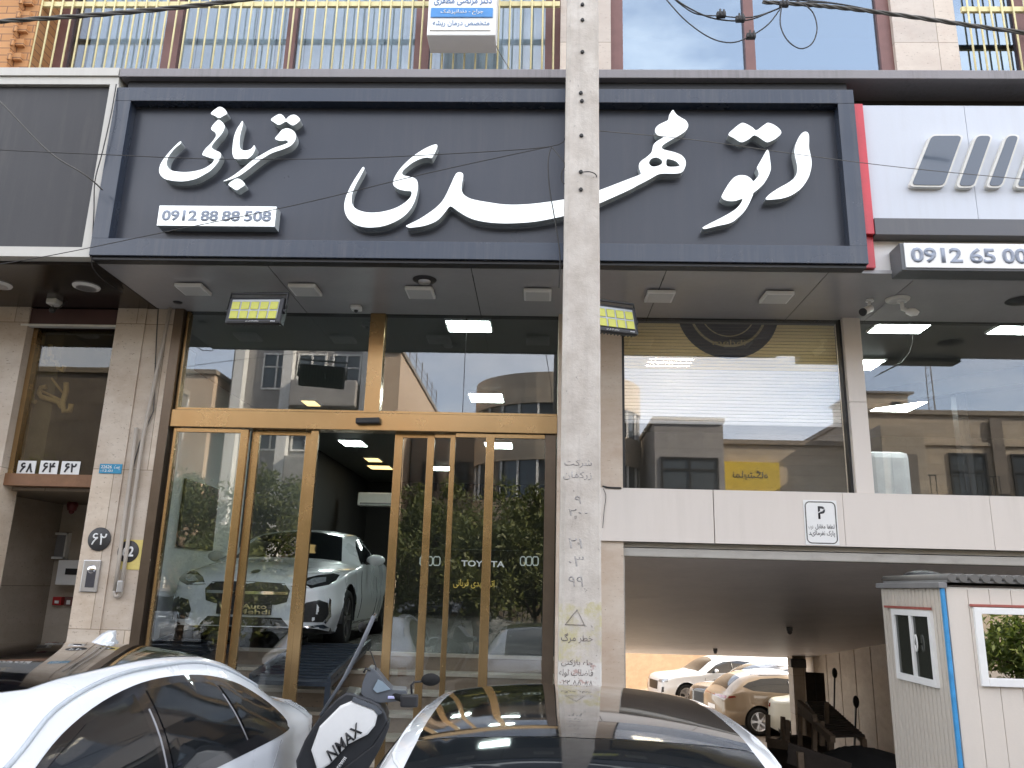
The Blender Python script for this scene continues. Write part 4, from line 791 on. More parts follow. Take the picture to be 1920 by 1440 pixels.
# ------------------------------------------------------------------ cables
def cable(pts, r, lab, m='cable', name='overhead_cable', k=5, n=6):
    P3 = [at(*p) for p in pts]; out = []
    for i in range(len(P3)-1):
        p0, p1, p2, p3 = P3[max(i-1, 0)], P3[i], P3[i+1], P3[min(i+2, len(P3)-1)]
        for q in range(k): s__ = q/k; out.append(.5*((2*p1)+(p2-p0)*s__+(2*p0-5*p1+4*p2-p3)*s__*s__+(-p0+3*p1-3*p2+p3)*s__**3))
    out.append(P3[-1]); b = MB(); b.tube(out, r, n); return tag(b.build(name, M[m]), lab, 'cable')
def twisted(pts, r, strands, lab, twist=.5):
    P3 = [at(*p) for p in pts]; out = []
    for i in range(len(P3)-1):
        p0, p1, p2, p3 = P3[max(i-1, 0)], P3[i], P3[i+1], P3[min(i+2, len(P3)-1)]
        for q in range(12): s__ = q/12; out.append(.5*((2*p1)+(p2-p0)*s__+(2*p0-5*p1+4*p2-p3)*s__*s__+(-p0+3*p1-3*p2+p3)*s__**3))
    out.append(P3[-1]); b = MB()
    for s_ in range(strands):
        b.tube([p+Vector((0, math.cos(i*twist+s_*2*math.pi/strands), math.sin(i*twist+s_*2*math.pi/strands)))*r*1.05 for i, p in enumerate(out)], r, 6)
    return tag(b.build('overhead_cable', M['cable_grey']), lab, 'cable')
twisted([(-60, 46, 5.2), (0, 40, 5.2), (120, 32, 5.2), (250, 22, 5.2), (370, 10, 5.2), (480, -4, 5.2), (600, -22, 5.2)], .0095, 3, 'thick twisted cable bundle crossing the top left corner', .45)
twisted([(1430, 4, 5.3), (1500, 8, 5.3), (1560, 13, 5.3), (1640, 22, 5.3), (1740, 36, 5.3), (1850, 52, 5.3), (2000, 72, 5.3)], .0085, 3, 'thick twisted cable bundle falling to the top right edge', .5)
cable([(1240, -20, 5.3), (1290, 14, 5.3), (1340, 35, 5.3), (1400, 38, 5.3), (1450, 20, 5.3), (1490, 6, 5.3), (1560, 6, 5.3), (1640, 20, 5.3)], .006, 'black service cable sagging left of the joint clamps')
cable([(1255, -10, 5.32), (1300, 24, 5.32), (1350, 30, 5.32), (1410, 32, 5.32), (1470, 12, 5.32), (1520, -6, 5.32)], .005, 'thinner black cable running through the two clamps')
cable([(1250, 0, 5.28), (1285, 38, 5.28), (1330, 70, 5.28), (1370, 80, 5.28), (1405, 69, 5.28), (1440, 46, 5.28), (1462, 18, 5.28)], .005, 'black cable hanging in a low bow in front of the brown mullion')
cable([(1466, 8, 5.27), (1463, 45, 5.27), (1476, 75, 5.27), (1500, 91, 5.27), (1522, 82, 5.27), (1532, 55, 5.27), (1525, 25, 5.27), (1508, 8, 5.27)], .005, 'black cable curled in a round loop before the upper window')
cable([(1480, 0, 5.33), (1540, 3, 5.33), (1600, 12, 5.33), (1650, 24, 5.33)], .006, 'short slack cable above the round loop')
for u, v, lb in ((1352, 28, 'black cable joint left of the brown mullion'), (1388, 36, 'black cable joint on the sagging service cable'), (1408, 68, 'grey cable joint low on the hanging bow'), (1470, 8, 'black cable joint at the start of the round loop')):
    q = at(u, v, 5.28); b = MB(); b.box(q.x-.035, q.x+.035, q.y-.02, q.y+.02, q.z-.02, q.z+.02, bev=.006); b.cyl((q.x-.01, q.y-.02, q.z-.03), (q.x-.01, q.y-.02, q.z+.035), .008, n=8); b.cyl((q.x+.018, q.y-.02, q.z-.03), (q.x+.018, q.y-.02, q.z+.03), .008, n=8); tag(b.build('cable_clamp', M['cable']), lb, 'clamp')
cable([(-60, 275, 5.6), (0, 281, 5.6), (200, 290, 5.6), (400, 298, 5.6), (640, 297, 5.6), (850, 288, 5.6), (1030, 275, 5.5), (1062, 256, 5.4)], .0035, 'thin wire running level across the sign to the concrete pole')
cable([(-60, 505, 5.9), (100, 478, 5.9), (300, 437, 5.8), (560, 383, 5.7), (800, 325, 5.6), (1030, 275, 5.5)], .0035, 'thin wire slanting across the phone number box to the pole')
cable([(-40, 160, 5.7), (0, 190, 5.7), (90, 283, 5.8), (160, 328, 5.9), (192, 356, 6.1)], .006, 'dark wire slanting over the dusty fascia board', 'cable_grey')
cable([(218, 158, 6.15), (208, 215, 6.12), (192, 285, 6.12), (178, 340, 6.14), (176, 400, 6.17), (172, 480, 6.18), (176, 505, 6.3), (200, 530, 6.5), (230, 548, 6.9)], .005, 'black wire hanging down the white strip left of the sign')
cable([(1119, 245, 5.4), (1300, 262, 5.6), (1500, 290, 5.8), (1700, 315, 6.0), (1930, 337, 6.1)], .003, 'thin wire from the pole to the right over the red band', 'cable_grey')
cable([(1034, 275, 5.5), (1028, 300, 5.45), (1030, 350, 5.45), (1040, 410, 5.45), (1050, 480, 5.45), (1048, 540, 5.5)], .0045, 'black wire dropping beside the left edge of the pole')
cable([(1034, 275, 5.5), (1048, 292, 5.42), (1059, 308, 5.4), (1053, 325, 5.4), (1054, 340, 5.4), (1059, 345, 5.4)], .0045, 'short black wire loop tucked against the pole')
cable([(1090, 323, 5.27), (1105, 322, 5.26), (1117, 327, 5.27), (1120, 338, 5.35)], .004, 'short wire curl tied to a pole bolt')
cable([(1118, 870, 5.6), (1124, 905, 7.36), (1135, 913, 7.37), (1165, 915, 7.37)], .009, 'black wire end lying on the parapet beside the pole')
cable([(1131, 916, 7.37), (1136, 930, 7.37), (1133, 955, 7.37), (1130, 990, 7.37)], .003, 'thin wire hanging from the parapet edge', 'cable_grey')
cable([(925, 75, 6.9), (940, 105, 6.85), (958, 133, 6.6)], .004, 'grey lead falling from the dentist light box', 'cable_grey')

# ------------------------------------------------------------------ guard booth
BY0, BY1 = 6.0, 7.05
q = at(1765, 1095, BY0); bx0, bz1 = q.x, q.z; bx1 = bx0+2.2
GB = thing('guard_booth', 'white corrugated sandwich panel guard booth with blue corner strip at the garage mouth', 'booth', (bx0+1, 6.5, 0))
b = MB(); b.box(bx0+.02, bx1, BY0+.02, BY1, .05, bz1-.02)
b.build('core', M['white_dirty'], GB)
wl = rect(1670, 1143, 1742, 1283, 6.5); 
# ribbed left side, with window opening drawn by the frame in front
b = MB(); y = BY0+.018
while y < BY1-.02:
    b.box(bx0+.004, bx0+.0205, y, y+.052, .05, bz1-.03, bev=.004); y += .062
b.build('side_cladding', streaked('shaded booth panel', (.58, .53, .46), (.36, .33, .28), .4, .5, .4, 6, 1), GB)  # front panel colour, darkened to carry the shade on this side
b = MB(); x = bx0+.03
while x < bx1-.03:
    b.box(x, x+.148, BY0+.004, BY0+.0205, .05, bz1-.03, bev=.003); x += .151
b.build('front_cladding', streaked('booth front panel', (.66, .60, .53), (.45, .42, .37), .35, .5, .4, 5, 1), GB)
b = MB(); b.box(bx0-.010, bx0+.016, BY0-.010, BY0+.016, .03, bz1, bev=.003); b.build('corner_strip', plain('blue painted angle', (.05, .27, .55), .5, 0, .4, 0, .25, 12), GB)
b = MB(); b.box(bx0-.03, bx0+.03, BY0-.02, BY1+.03, bz1-.028, bz1+.012, bev=.004); b.box(bx0+.031, bx1, BY0-.02, BY1+.02, bz1+.013, bz1+.03); b.build('roof_edge', plain('grey roof trim', (.20, .20, .20), .5), GB)
b = MB()
for i in range(28): b.cyl((bx0+.06+i*.08, BY0-.04, bz1+.045), (bx0+.06+i*.08, BY1+.05, bz1+.045), .03, n=8)
b.build('roof_sheet', plain('dull roof sheet', (.12, .115, .105), .6), GB)
# side window (in the plane x = bx0) 
c = [at(u, v, X=bx0-.01) for u, v in ((1672, 1146), (1742, 1140), (1762, 1287), (1685, 1276))]
ya, yb = (c[0].y+c[3].y)/2, (c[1].y+c[2].y)/2; y0_, y1_ = min(ya, yb), max(ya, yb); zt_ = (c[0].z+c[1].z)/2; zb_ = (c[2].z+c[3].z)/2
b = MB(); X_ = bx0
for a in ((y0_, y0_+.045, zb_, zt_), (y1_-.045, y1_, zb_, zt_), (y0_+.045, y1_-.045, zt_-.045, zt_), (y0_+.045, y1_-.045, zb_, zb_+.05), ((y0_+y1_)/2-.02, (y0_+y1_)/2+.025, zb_+.05, zt_-.045)): b.box(X_-.022, X_+.03, a[0], a[1], a[2], a[3], bev=.004)
o = b.build('side_window', M['white'], GB); boxp('pane', plain('dim booth glass', (.035, .037, .03), .05, 0, .6, 0, .1), o, X_-.006, X_+.002, y0_+.04, y1_-.04, zb_+.04, zt_-.04)
b = MB(); yh = (y0_+y1_)/2-.09; b.tube([(X_-.03, yh+.02*math.cos(a), zb_+(zt_-zb_)*.55+.06*math.sin(a)) for a in [k*.6 for k in range(11)]], .006, 6); b.build('handle', M['white'], o)
b = MB(); b.beam((X_-.018, y0_-.02, zt_+.015), (X_-.018, y1_+.12, zt_+.015), .012, .018, (0, 0, 1)); b.build('red_seal', plain('red sealant', (.32, .09, .07), .6), GB)
x0, x1, z0, z1 = rect(1832, 1142, 2080, 1290, BY0); b = MB()
for a in ((x0, x0+.05, z0, z1), (x0+.05, x1, z1-.045, z1), (x0+.05, x1, z0, z0+.055), (x0+.40, x0+.46, z0+.055, z1-.045)): b.box(a[0], a[1], BY0-.02, BY0+.03, a[2], a[3], bev=.004)
o = b.build('front_window', M['white'], GB); boxp('pane', glass('booth mirror glass', (.15, .16, .15), .35, .01), o, x0+.05, x0+.40, BY0-.004, BY0+.003, z0+.055, z1-.045); boxp('dark_back', M['int_dark'], o, x0+.04, x1, BY0+.0035, BY0+.006, z0+.04, z1-.04)
b = MB(); b.box(x0-.02, x1, BY0-.016, BY0-.0, z1+.004, z1+.022, bev=.003); b.build('red_seal', plain('red sealant strip', (.32, .09, .07), .6), GB)
q = at(1690, 1108, 6.7); b = MB(); b.ball((bx0+.22, 6.75, bz1+.07), .10, 12, (1.6, 1, .5)); tag(b.build('rag_bundle', M['black']), 'dark bundle lying on the guard booth roof', 'bundle')
# ------------------------------------------------------------------ vehicles
def curve(pts):
    xs = [p[0] for p in pts]; ys = [p[1] for p in pts]; n = len(pts)
    d = [(ys[i+1]-ys[i])/(xs[i+1]-xs[i]) for i in range(n-1)]
    m = [d[0]]+[0 if d[i-1]*d[i] <= 0 else 2*d[i-1]*d[i]/(d[i-1]+d[i]) for i in range(1, n-1)]+[d[-1]]
    def f(x):
        x = min(max(x, xs[0]), xs[-1]); i = 0
        while i < n-2 and x > xs[i+1]: i += 1
        h = xs[i+1]-xs[i]; t = (x-xs[i])/h; t2, t3 = t*t, t*t*t
        return (2*t3-3*t2+1)*ys[i]+(t3-2*t2+t)*h*m[i]+(-2*t3+3*t2)*ys[i+1]+(t3-t2)*h*m[i+1]
    return f
class Car:
    """body lofted through stations from nose (s=0, towards -Y) to tail; details are projected on it as separate parts"""
    def __init__(c, name, label, sp, paint, group=None):
        c.t = thing(name, label, sp.get('cat', 'car'), (0, 0, 0), group); c.sp = sp; L = c.L = sp['L']; c.paint = paint
        zc, we, dz, zb, wb = [curve(sp[k]) for k in ('zc', 'we', 'dz', 'zb', 'wb')]; zs = curve(sp.get('zs', [(0, .24), (.4, .19), (L-.4, .2), (L, .28)]))
        c.zc = zc; N = 110; bm = bmesh.new(); grid = []; nb, rb = sp.get('nose', .16), sp.get('tail', .14); wheels = sp['wheels']; Ra = sp.get('Ra', .365); c.Ra = Ra
        info = {}
        def warp(s, x, z):
            y = s-L/2; a = max(0, 1-s/1.0)**2; e = max(0, 1-(L-s)/1.0)**2; xx = (abs(x)/sp['W']*2)**2.4
            y += a*(nb*xx+sp.get('rakef', .10)*max(0, z-.45)**1.3) - e*(rb*xx+sp.get('raker', .06)*max(0, z-.6)); return y
        for i in range(N+1):
            s = L*i/N; sec = []; w1 = wb(s)+.035; z0, z2 = zs(s), zb(s); zm = z0+(z2-z0)*.52; e_w, e_z = we(s), zc(s)-dz(s)
            pts = []
            for k in range(5): t = k/5; pts.append((w1-.07+.07*math.sin(t*math.pi/2), z0+(zm-z0)*t))
            for k in range(6): t = k/6; pts.append((w1-(w1-wb(s))*t**1.6-.012*math.sin(t*math.pi)*sp.get('crease', 1), zm+(z2-zm)*t))
            for k in range(7): t = k/7; pts.append((wb(s)+(e_w-wb(s))*t+.035*math.sin(t*math.pi)*(1 if e_z-z2 > .1 else .3), z2+(e_z-z2)*(t**.92)))
            for k in range(9): t = k/8; x = e_w*(1-t); pts.append((x, e_z+(zc(s)-e_z)*(1-(1-t)**2.3)))
            row = []
            for sg in (1, -1):
                r_ = []
                for j, (x, z) in enumerate(pts):
                    v = bm.verts.new((sg*x, warp(s, x, z), z)); r_.append(v); info[v] = (s, j)
                row.append(r_)
            grid.append(row)
        kill = []
        for sg in (0, 1):
            for i in range(N):
                for j in range(len(grid[0][0])-1):
                    q = [grid[i][sg][j], grid[i+1][sg][j], grid[i+1][sg][j+1], grid[i][sg][j+1]]
                    if sg: q = q[::-1]
                    f = bm.faces.new(q[::-1]); f.smooth = True
                    if j < 11 and any(all((v.co.y+L/2-ws_)**2+(v.co.z-Ra+.02)**2 < (Ra+.02)**2 for v in f.verts) for ws_ in wheels): kill.append(f)
        for end in (0, N):
            K = 10; A_, B_ = grid[end]; rows = []; s = L*end/N
            for j in range(len(A_)):
                x, z = A_[j].co.x, A_[j].co.z; rows.append([A_[j]]+[bm.verts.new((x*(1-2*k/K), warp(s, x*(1-2*k/K), z), z)) for k in range(1, K)]+[B_[j]])
            for a, b2 in zip(rows, rows[1:]):
                for k in range(K):
                    q = [a[k], a[k+1], b2[k+1], b2[k]]
                    try: f = bm.faces.new(q if end else q[::-1]); f.smooth = True
                    except ValueError: pass
        bmesh.ops.delete(bm, geom=kill, context='FACES')
        for v in bm.verts:
            if v in info and info[v][1] < 12:
                for ws_ in wheels:
                    dy, dz_ = v.co.y+L/2-ws_, v.co.z-Ra+.02; r_ = math.hypot(dy, dz_)
                    if 1e-4 < r_ < Ra+.02: k = (Ra+.02)/r_; v.co.y += dy*(k-1); v.co.z = max(v.co.z+dz_*(k-1), .16)
        bmesh.ops.remove_doubles(bm, verts=bm.verts[:], dist=.0008); bmesh.ops.dissolve_degenerate(bm, edges=bm.edges[:], dist=.0005)
        bmesh.ops.delete(bm, geom=[v for v in bm.verts if not v.link_faces], context='VERTS')
        c.bvh = BVHTree.FromBMesh(bm); b = MB(); b.bm.free(); b.bm = bm; c.body = b.build('body', paint, c.t, smooth=True)
        # underbody and wheel arches
        b = MB(); b.box(-sp['W']/2+.12, sp['W']/2-.12, -L/2+.35, L/2-.35, .17, .42); b.build('underbody', M['black'], c.t)
        for ws_ in wheels:
            for sg in (1, -1):
                b = MB(); xo = sg*(wb(ws_)+.02); pr = [[b.bm.verts.new((x, ws_-L/2+(Ra+.018)*math.cos(a), Ra-.02+(Ra+.018)*math.sin(a))) for a in [math.pi*k/16-.15+.02*k for k in range(17)]] for x in (xo, xo-sg*.32)]
                for k in range(16): f = b.bm.faces.new((pr[0][k], pr[0][k+1], pr[1][k+1], pr[1][k])); f.smooth = True
                b.bm.faces.new(pr[1]); b.build('wheel_arch', M['black'], c.t)
    def wheel(c, dark=True):
        sp = c.sp; r = c.Ra-.03; wb = curve(sp['wb'])
        for ws_ in sp['wheels']:
            for sg in (1, -1):
                ce = Vector((sg*(wb(ws_)-.09), ws_-c.L/2, r)); ax = (sg, 0, 0); b = MB()
                b.lathe([(r*.66, -.10), (r*.9, -.11), (r*.985, -.07), (r, 0), (r*.985, .07), (r*.9, .105), (r*.70, .10), (r*.66, .07)], ce, ax, 36); o = b.build('wheel', M['rubber'], c.t)
                b = MB(); b.lathe([(r*.68, .095), (r*.64, .10), (r*.62, .02), (0, .01)], ce, ax, 36)
                rm = M['alu_dark'] if dark else M['alu']
                for k in range(5):
                    for dd in (-.11, .11):
                        a = k*2*math.pi/5+dd; d_ = Vector((0, math.cos(a), math.sin(a))); a2 = k*2*math.pi/5+dd*.5; d0 = Vector((0, math.cos(a2), math.sin(a2))); X_ = Vector(ax)
                        b.beam(ce+d0*.05+X_*.08, ce+d_*r*.64+X_*.088, .028, .02, ax)
                b.cyl(ce+Vector(ax)*.05, ce+Vector(ax)*.09, .06, n=16); b.build('rim', rm, o)
    def hit(c, p, proj):
        o, d = {'L': (Vector((4, p[0]-c.L/2, p[1])), Vector((-1, 0, 0))), 'R': (Vector((-4, p[0]-c.L/2, p[1])), Vector((1, 0, 0))), 'F': (Vector((p[0], -8, p[1])), Vector((0, 1, 0))),
                'B': (Vector((p[0], 8, p[1])), Vector((0, -1, 0))), 'T': (Vector((p[0], p[1]-c.L/2, 5)), Vector((0, 0, -1)))}[proj]
        h = c.bvh.ray_cast(o, d)
        if h[0] is None:
            h = c.bvh.find_nearest(o+d*(4 if proj in 'LR' else 8-c.L/2 if proj in 'FB' else 4))
        n = h[1]; n = -n if n.dot(d) > 0 else n
        return h[0], n
    def patch(c, name, poly, proj, m, off_=.004, grid=.05, parent=None, k=1, th=0):
        poly = [tuple(p) for p in (smoothpoly(poly, k) if k > 1 else poly)]
        P2 = []
        for a, b2 in zip(poly, poly[1:]+poly[:1]):
            n = max(1, int(math.hypot(b2[0]-a[0], b2[1]-a[1])/grid))
            for q in range(n): P2.append((a[0]+(b2[0]-a[0])*q/n, a[1]+(b2[1]-a[1])*q/n))
        no = len(P2); x0, x1 = min(p[0] for p in poly), max(p[0] for p in poly); y0, y1 = min(p[1] for p in poly), max(p[1] for p in poly)
        def inside(x, y):
            r_ = False
            for (ax, ay), (bx, by) in zip(poly, poly[1:]+poly[:1]):
                if (ay > y) != (by > y) and x < (bx-ax)*(y-ay)/(by-ay)+ax: r_ = not r_
            return r_
        x = x0+grid*.5
        while x < x1:
            y = y0+grid*.5
            while y < y1:
                if inside(x, y) and min(math.hypot(x-a, y-b2) for a, b2 in P2[:no]) > grid*.45: P2.append((x, y))
                y += grid
            x += grid
        r_ = delaunay_2d_cdt([Vector(p) for p in P2], [(i, (i+1) % no) for i in range(no)], [list(range(no))], 1, 1e-5)
        b = MB(); vs_ = []
        for p in r_[0]: h, n = c.hit(p, proj); vs_.append(b.bm.verts.new(h+n*off_))
        for f in r_[2]:
            try: b.bm.faces.new([vs_[i] for i in f]).smooth = True
            except ValueError: pass
        return b.build(name, m, parent or c.t, smooth=True)
    def line(c, name, pts, proj, m, r=.004, parent=None):
        b = MB(); out = []
        for p, q in zip(pts, pts[1:]):
            for k in range(6): h, n = c.hit((p[0]+(q[0]-p[0])*k/6, p[1]+(q[1]-p[1])*k/6), proj); out.append(h+n*r*.2)
        b.tube(out, r, 5); return b.build(name, m, parent or c.t)
    def mirrors(c, s, z, x, m):
        for sg in (1, -1):
            b = MB(); b.ball((sg*(x+.13), s-c.L/2, z), .1, 16, (1.15, .55, .72)); o = b.build('wing_mirror', m, c.t); b = MB(); b.beam((sg*(x-.04), s-c.L/2, z-.06), (sg*(x+.1), s-c.L/2, z-.03), .05, .03); b.build('stalk', M['black'], o)
            b = MB(); b.ball((sg*(x+.13), s-c.L/2+.03, z), .09, 12, (1.1, .35, .7)); b.build('mirror_glass', M['glass_car'], o)
    def place(c, x, y, z, rz): c.t.location = (x, y, z); c.t.rotation_euler = (0, 0, R(rz)); return c
M['alu_dark'] = plain('dark alloy', (.10, .10, .105), .3, .6)
M['lamp'] = plain('headlamp lens', (.30, .33, .36), .06, .3, .8, 1, .5, 30); M['lamp_dark'] = plain('smoked lamp', (.02, .022, .025), .05, 0, .8, 1, .2, 20); M['tail'] = plain('tail lamp', (.14, .008, .008), .08, 0, .7, 1, .2, 20)
M['mesh_dark'] = plain('dark grille', (.015, .016, .018), .35, 0, .5, 0, .5, 60)
SEDAN = dict(L=4.75, W=1.82, wheels=(.86, 3.72), Ra=.355,
    zc=[(0, .70), (.12, .77), (.5, .87), (1.1, .95), (1.42, 1.0), (1.95, 1.27), (2.3, 1.39), (2.75, 1.44), (3.25, 1.415), (3.7, 1.30), (4.2, 1.10), (4.38, 1.06), (4.68, 1.03), (4.75, .97)],
    we=[(0, .50), (.3, .62), (1.3, .72), (1.9, .635), (2.3, .585), (2.8, .575), (3.3, .57), (3.9, .58), (4.3, .62), (4.75, .60)],
    dz=[(0, .03), (1.3, .05), (1.9, .08), (2.8, .065), (3.9, .065), (4.3, .04), (4.75, .04)],
    zb=[(0, .645), (.2, .70), (.6, .79), (1.2, .88), (1.7, .915), (3, .94), (4, .97), (4.5, .96), (4.75, .88)],
    wb=[(0, .66), (.1, .74), (.3, .81), (.7, .855), (1.5, .87), (3.5, .875), (4.2, .84), (4.55, .78), (4.75, .68)])
SUV = dict(L=4.6, W=1.87, wheels=(.88, 3.58), Ra=.40, zs=[(0, .32), (.4, .27), (4.2, .28), (4.6, .36)], tail=.10, raker=.02,
    zc=[(0, .86), (.1, .97), (.45, 1.04), (1.1, 1.10), (1.32, 1.14), (1.9, 1.50), (2.25, 1.61), (2.7, 1.68), (3.4, 1.645), (3.9, 1.545), (4.25, 1.34), (4.45, 1.14), (4.54, 1.06), (4.6, .96)],
    we=[(0, .55), (.3, .66), (1.2, .74), (1.8, .66), (2.3, .62), (3.7, .60), (4.2, .62), (4.6, .66)],
    dz=[(0, .03), (1.3, .05), (1.9, .08), (2.8, .07), (4.2, .06), (4.6, .04)],
    zb=[(0, .80), (.2, .88), (.6, .97), (1.2, 1.04), (1.8, 1.06), (3, 1.08), (4, 1.12), (4.45, 1.05), (4.6, .90)],
    wb=[(0, .70), (.1, .78), (.3, .84), (.7, .88), (1.5, .895), (3.6, .895), (4.2, .87), (4.5, .82), (4.6, .76)])
def mirx(p): return [(-a, b) for a, b in p]
def sedan_glass(c, gl, ws=True):
    if ws: c.patch('windshield', [(-.64, 1.50), (0, 1.44), (.64, 1.50), (.50, 2.20), (0, 2.28), (-.50, 2.20)], 'T', gl)
    c.patch('rear_window', [(-.48, 3.36), (0, 3.32), (.48, 3.36), (.53, 4.08), (0, 4.16), (-.53, 4.08)], 'T', gl)
    for pj in 'LR':
        c.patch('front_side_window', [(1.66, .955), (2.10, 1.18), (2.36, 1.275), (2.68, 1.315), (2.68, .975)], pj, gl)
        c.patch('rear_side_window', [(2.76, .98), (2.76, 1.315), (3.05, 1.305), (3.36, 1.245), (3.46, 1.02)], pj, gl)
        c.patch('quarter_window', [(3.50, 1.025), (3.41, 1.235), (3.62, 1.165), (3.84, 1.05)], pj, gl)
M['seam'] = plain('silver roof seam', (.42, .46, .50), .35)
# --- the white sedan in the showroom
c = Car('parked_car', 'white sedan facing out on the raised showroom floor behind the glass doors', SEDAN, M['car_white']); sedan_glass(c, M['glass_car'])
for m_ in (lambda p: p, mirx):
    c.patch('headlight', m_([(.42, .665), (.50, .74), (.62, .79), (.74, .815), (.80, .80), (.80, .74), (.76, .69), (.62, .65)]), 'F', M['lamp_dark'], .004, .03)
    c.patch('headlight_reflector', m_([(.52, .69), (.60, .755), (.70, .77), (.72, .72), (.62, .68)]), 'F', M['lamp'], .008, .03)
    c.patch('side_intake', m_([(.56, .30), (.54, .40), (.58, .50), (.70, .53), (.77, .50), (.79, .38), (.74, .30)]), 'F', M['mesh_dark'], .004, .04)
    c.patch('intake_trim', m_([(.755, .28), (.80, .36), (.79, .53), (.775, .55), (.78, .38), (.745, .30)]), 'F', M['chrome'], .007, .03)
c.patch('grille', [(-.40, .50), (-.42, .62), (-.36, .69), (0, .705), (.36, .69), (.42, .62), (.40, .50), (.3, .47), (-.3, .47)], 'F', M['mesh_dark'], .005, .04)
c.patch('grille_bar', [(-.40, .575), (.40, .575), (.40, .605), (-.40, .605)], 'F', M['chrome'], .010, .04)
c.patch('lower_intake', [(-.44, .25), (-.36, .34), (.36, .34), (.44, .25)], 'F', M['mesh_dark'], .005, .04)
c.patch('front_lip', [(-.78, .235), (-.74, .275), (-.46, .245), (.46, .245), (.74, .275), (.78, .235), (.6, .215), (-.6, .215)], 'F', M['chrome'], .006, .04)
c.patch('badge', [(.045*math.cos(a*math.pi/6), .81+.022*math.sin(a*math.pi/6)) for a in range(12)], 'F', M['black'], .006, .02)
b = MB(); h0, _ = c.hit((0, .43), 'F'); b.box(-.27, .27, h0.y-.03, h0.y-.015, .365, .485, bev=.004); pl = b.build('number_plate', M['black'], c.t)
b = MB(); text_to(b, 'Auto', -.02, .22, .45, h0.y-.031, .05, .002, .02); text_to(b, 'Mehdi', -.06, .26, .395, h0.y-.031, .05, .002, .02); text_to(b, '۵۰۸', -.22, -.10, .40, h0.y-.031, .04, .002, fa=True); b.build('lettering', plain('gold plate lettering', (.55, .45, .25), .4), pl)
c.mirrors(1.98, 1.02, .84, M['car_white']); c.wheel(); c.line('door_gap', [(1.52, .30), (1.50, .60), (1.62, .93)], 'L', M['black'], .005); c.line('door_gap', [(2.72, .28), (2.72, .95)], 'L', M['black'], .005); c.line('bonnet_gap', [(.30, .80), (.8, .84), (1.45, .92)], 'L', M['grey'], .004)
for pj in 'L': c.patch('door_handle', [(2.42, .80), (2.62, .81), (2.62, .835), (2.42, .825)], pj, M['car_white'], .02, .05)
c.patch('sill_trim', [(1.25, .24), (3.3, .24), (3.3, .27), (1.25, .27)], 'L', M['chrome'], .006, .08)
SHOW = c.place(-3.22, 8.72+2.375, FL, 2.5); c.t.scale = (1.08, 1, 1)
# --- white car with black glass roof, near left
NW = dict(SEDAN); NW['zc'] = [(a, b*1.035) for a, b in [(0, .70), (.12, .77), (.5, .87), (.9, .94), (1.1, 1.0), (1.5, 1.27), (1.78, 1.385), (2.2, 1.435), (2.8, 1.445), (3.25, 1.425), (3.7, 1.325), (4.2, 1.12), (4.38, 1.075), (4.68, 1.045), (4.75, .97)]]; NW['zb'] = [(a, b*1.02) for a, b in SEDAN['zb']]; NW['we'] = [(0, .50), (.3, .62), (1.3, .74), (1.9, .67), (2.3, .65), (2.8, .645), (3.3, .63), (3.9, .62), (4.3, .64), (4.75, .60)]
NW['wb'] = [(a, b*1.04) for a, b in SEDAN['wb']]; NW['W'] = 1.9
c = Car('parked_car', 'near white car with black glass roof and shark fin aerial, tail towards the stone pier', NW, M['car_white'])
c.patch('roof_panel', [(-.57, 1.95), (-.53, 1.87), (-.44, 1.83), (.44, 1.83), (.53, 1.87), (.57, 1.95), (.56, 3.30), (-.56, 3.30)], 'T', M['car_black_roof'], .004, .06)
c.patch('windshield', [(-.66, 1.22), (0, 1.16), (.66, 1.22), (.57, 1.52), (.50, 1.58), (0, 1.62), (-.50, 1.58), (-.57, 1.52)], 'T', M['glass_car'], .004, .06)
c.patch('rear_window', [(-.5, 3.36), (0, 3.34), (.5, 3.36), (.54, 4.05), (0, 4.12), (-.54, 4.05)], 'T', M['glass_car'], .004, .06)
for pj in 'LR':
    c.patch('window_surround', [(1.32, .965), (1.7, 1.185), (2.05, 1.305), (2.45, 1.368), (2.8, 1.375), (3.15, 1.342), (3.45, 1.27), (3.68, 1.165), (3.82, 1.06), (3.82, 1.015), (3.70, .985), (2.5, .965)], pj, M['black_gloss'], .004, .04, k=5)
    c.patch('front_side_window', [(1.45, .985), (1.75, 1.175), (2.05, 1.278), (2.40, 1.335), (2.42, 1.34), (2.42, 1.0)], pj, M['glass_car'], .008, .06)
    c.patch('rear_side_window', [(2.52, 1.005), (2.52, 1.343), (2.8, 1.345), (3.08, 1.32), (3.13, 1.31), (3.24, 1.03)], pj, M['glass_car'], .008, .06)
    c.patch('quarter_window', [(3.28, 1.03), (3.17, 1.30), (3.42, 1.235), (3.64, 1.14), (3.77, 1.05), (3.70, 1.025)], pj, M['glass_car'], .008, .06)
    c.line('roof_seam', [tuple(p) for p in smoothpoly([(1.6, 1.21), (1.95, 1.345), (2.35, 1.412), (2.75, 1.425), (3.15, 1.405), (3.5, 1.325), (3.85, 1.20)], 5, False)], pj, M['seam'], .010)
    c.line('pillar_trim', [(2.47, 1.0), (2.475, 1.33)], pj, M['grey'], .007); c.line('pillar_trim', [(3.255, 1.03), (3.15, 1.30)], pj, M['grey'], .006)
    c.patch('tail_light', [(4.50, .84), (4.50, .93), (4.74, .94), (4.74, .84)], pj, M['tail'], .006, .05)
    c.patch('door_handle', [(3.02, .86), (3.24, .87), (3.24, .895), (3.02, .885)], pj, M['car_white'], .02, .05)
    c.line('door_gap', [(2.72, .3), (2.72, .97)], pj, M['grey'], .004); c.line('door_gap', [(3.70, .5), (3.55, .8), (3.72, .99)], pj, M['grey'], .004)
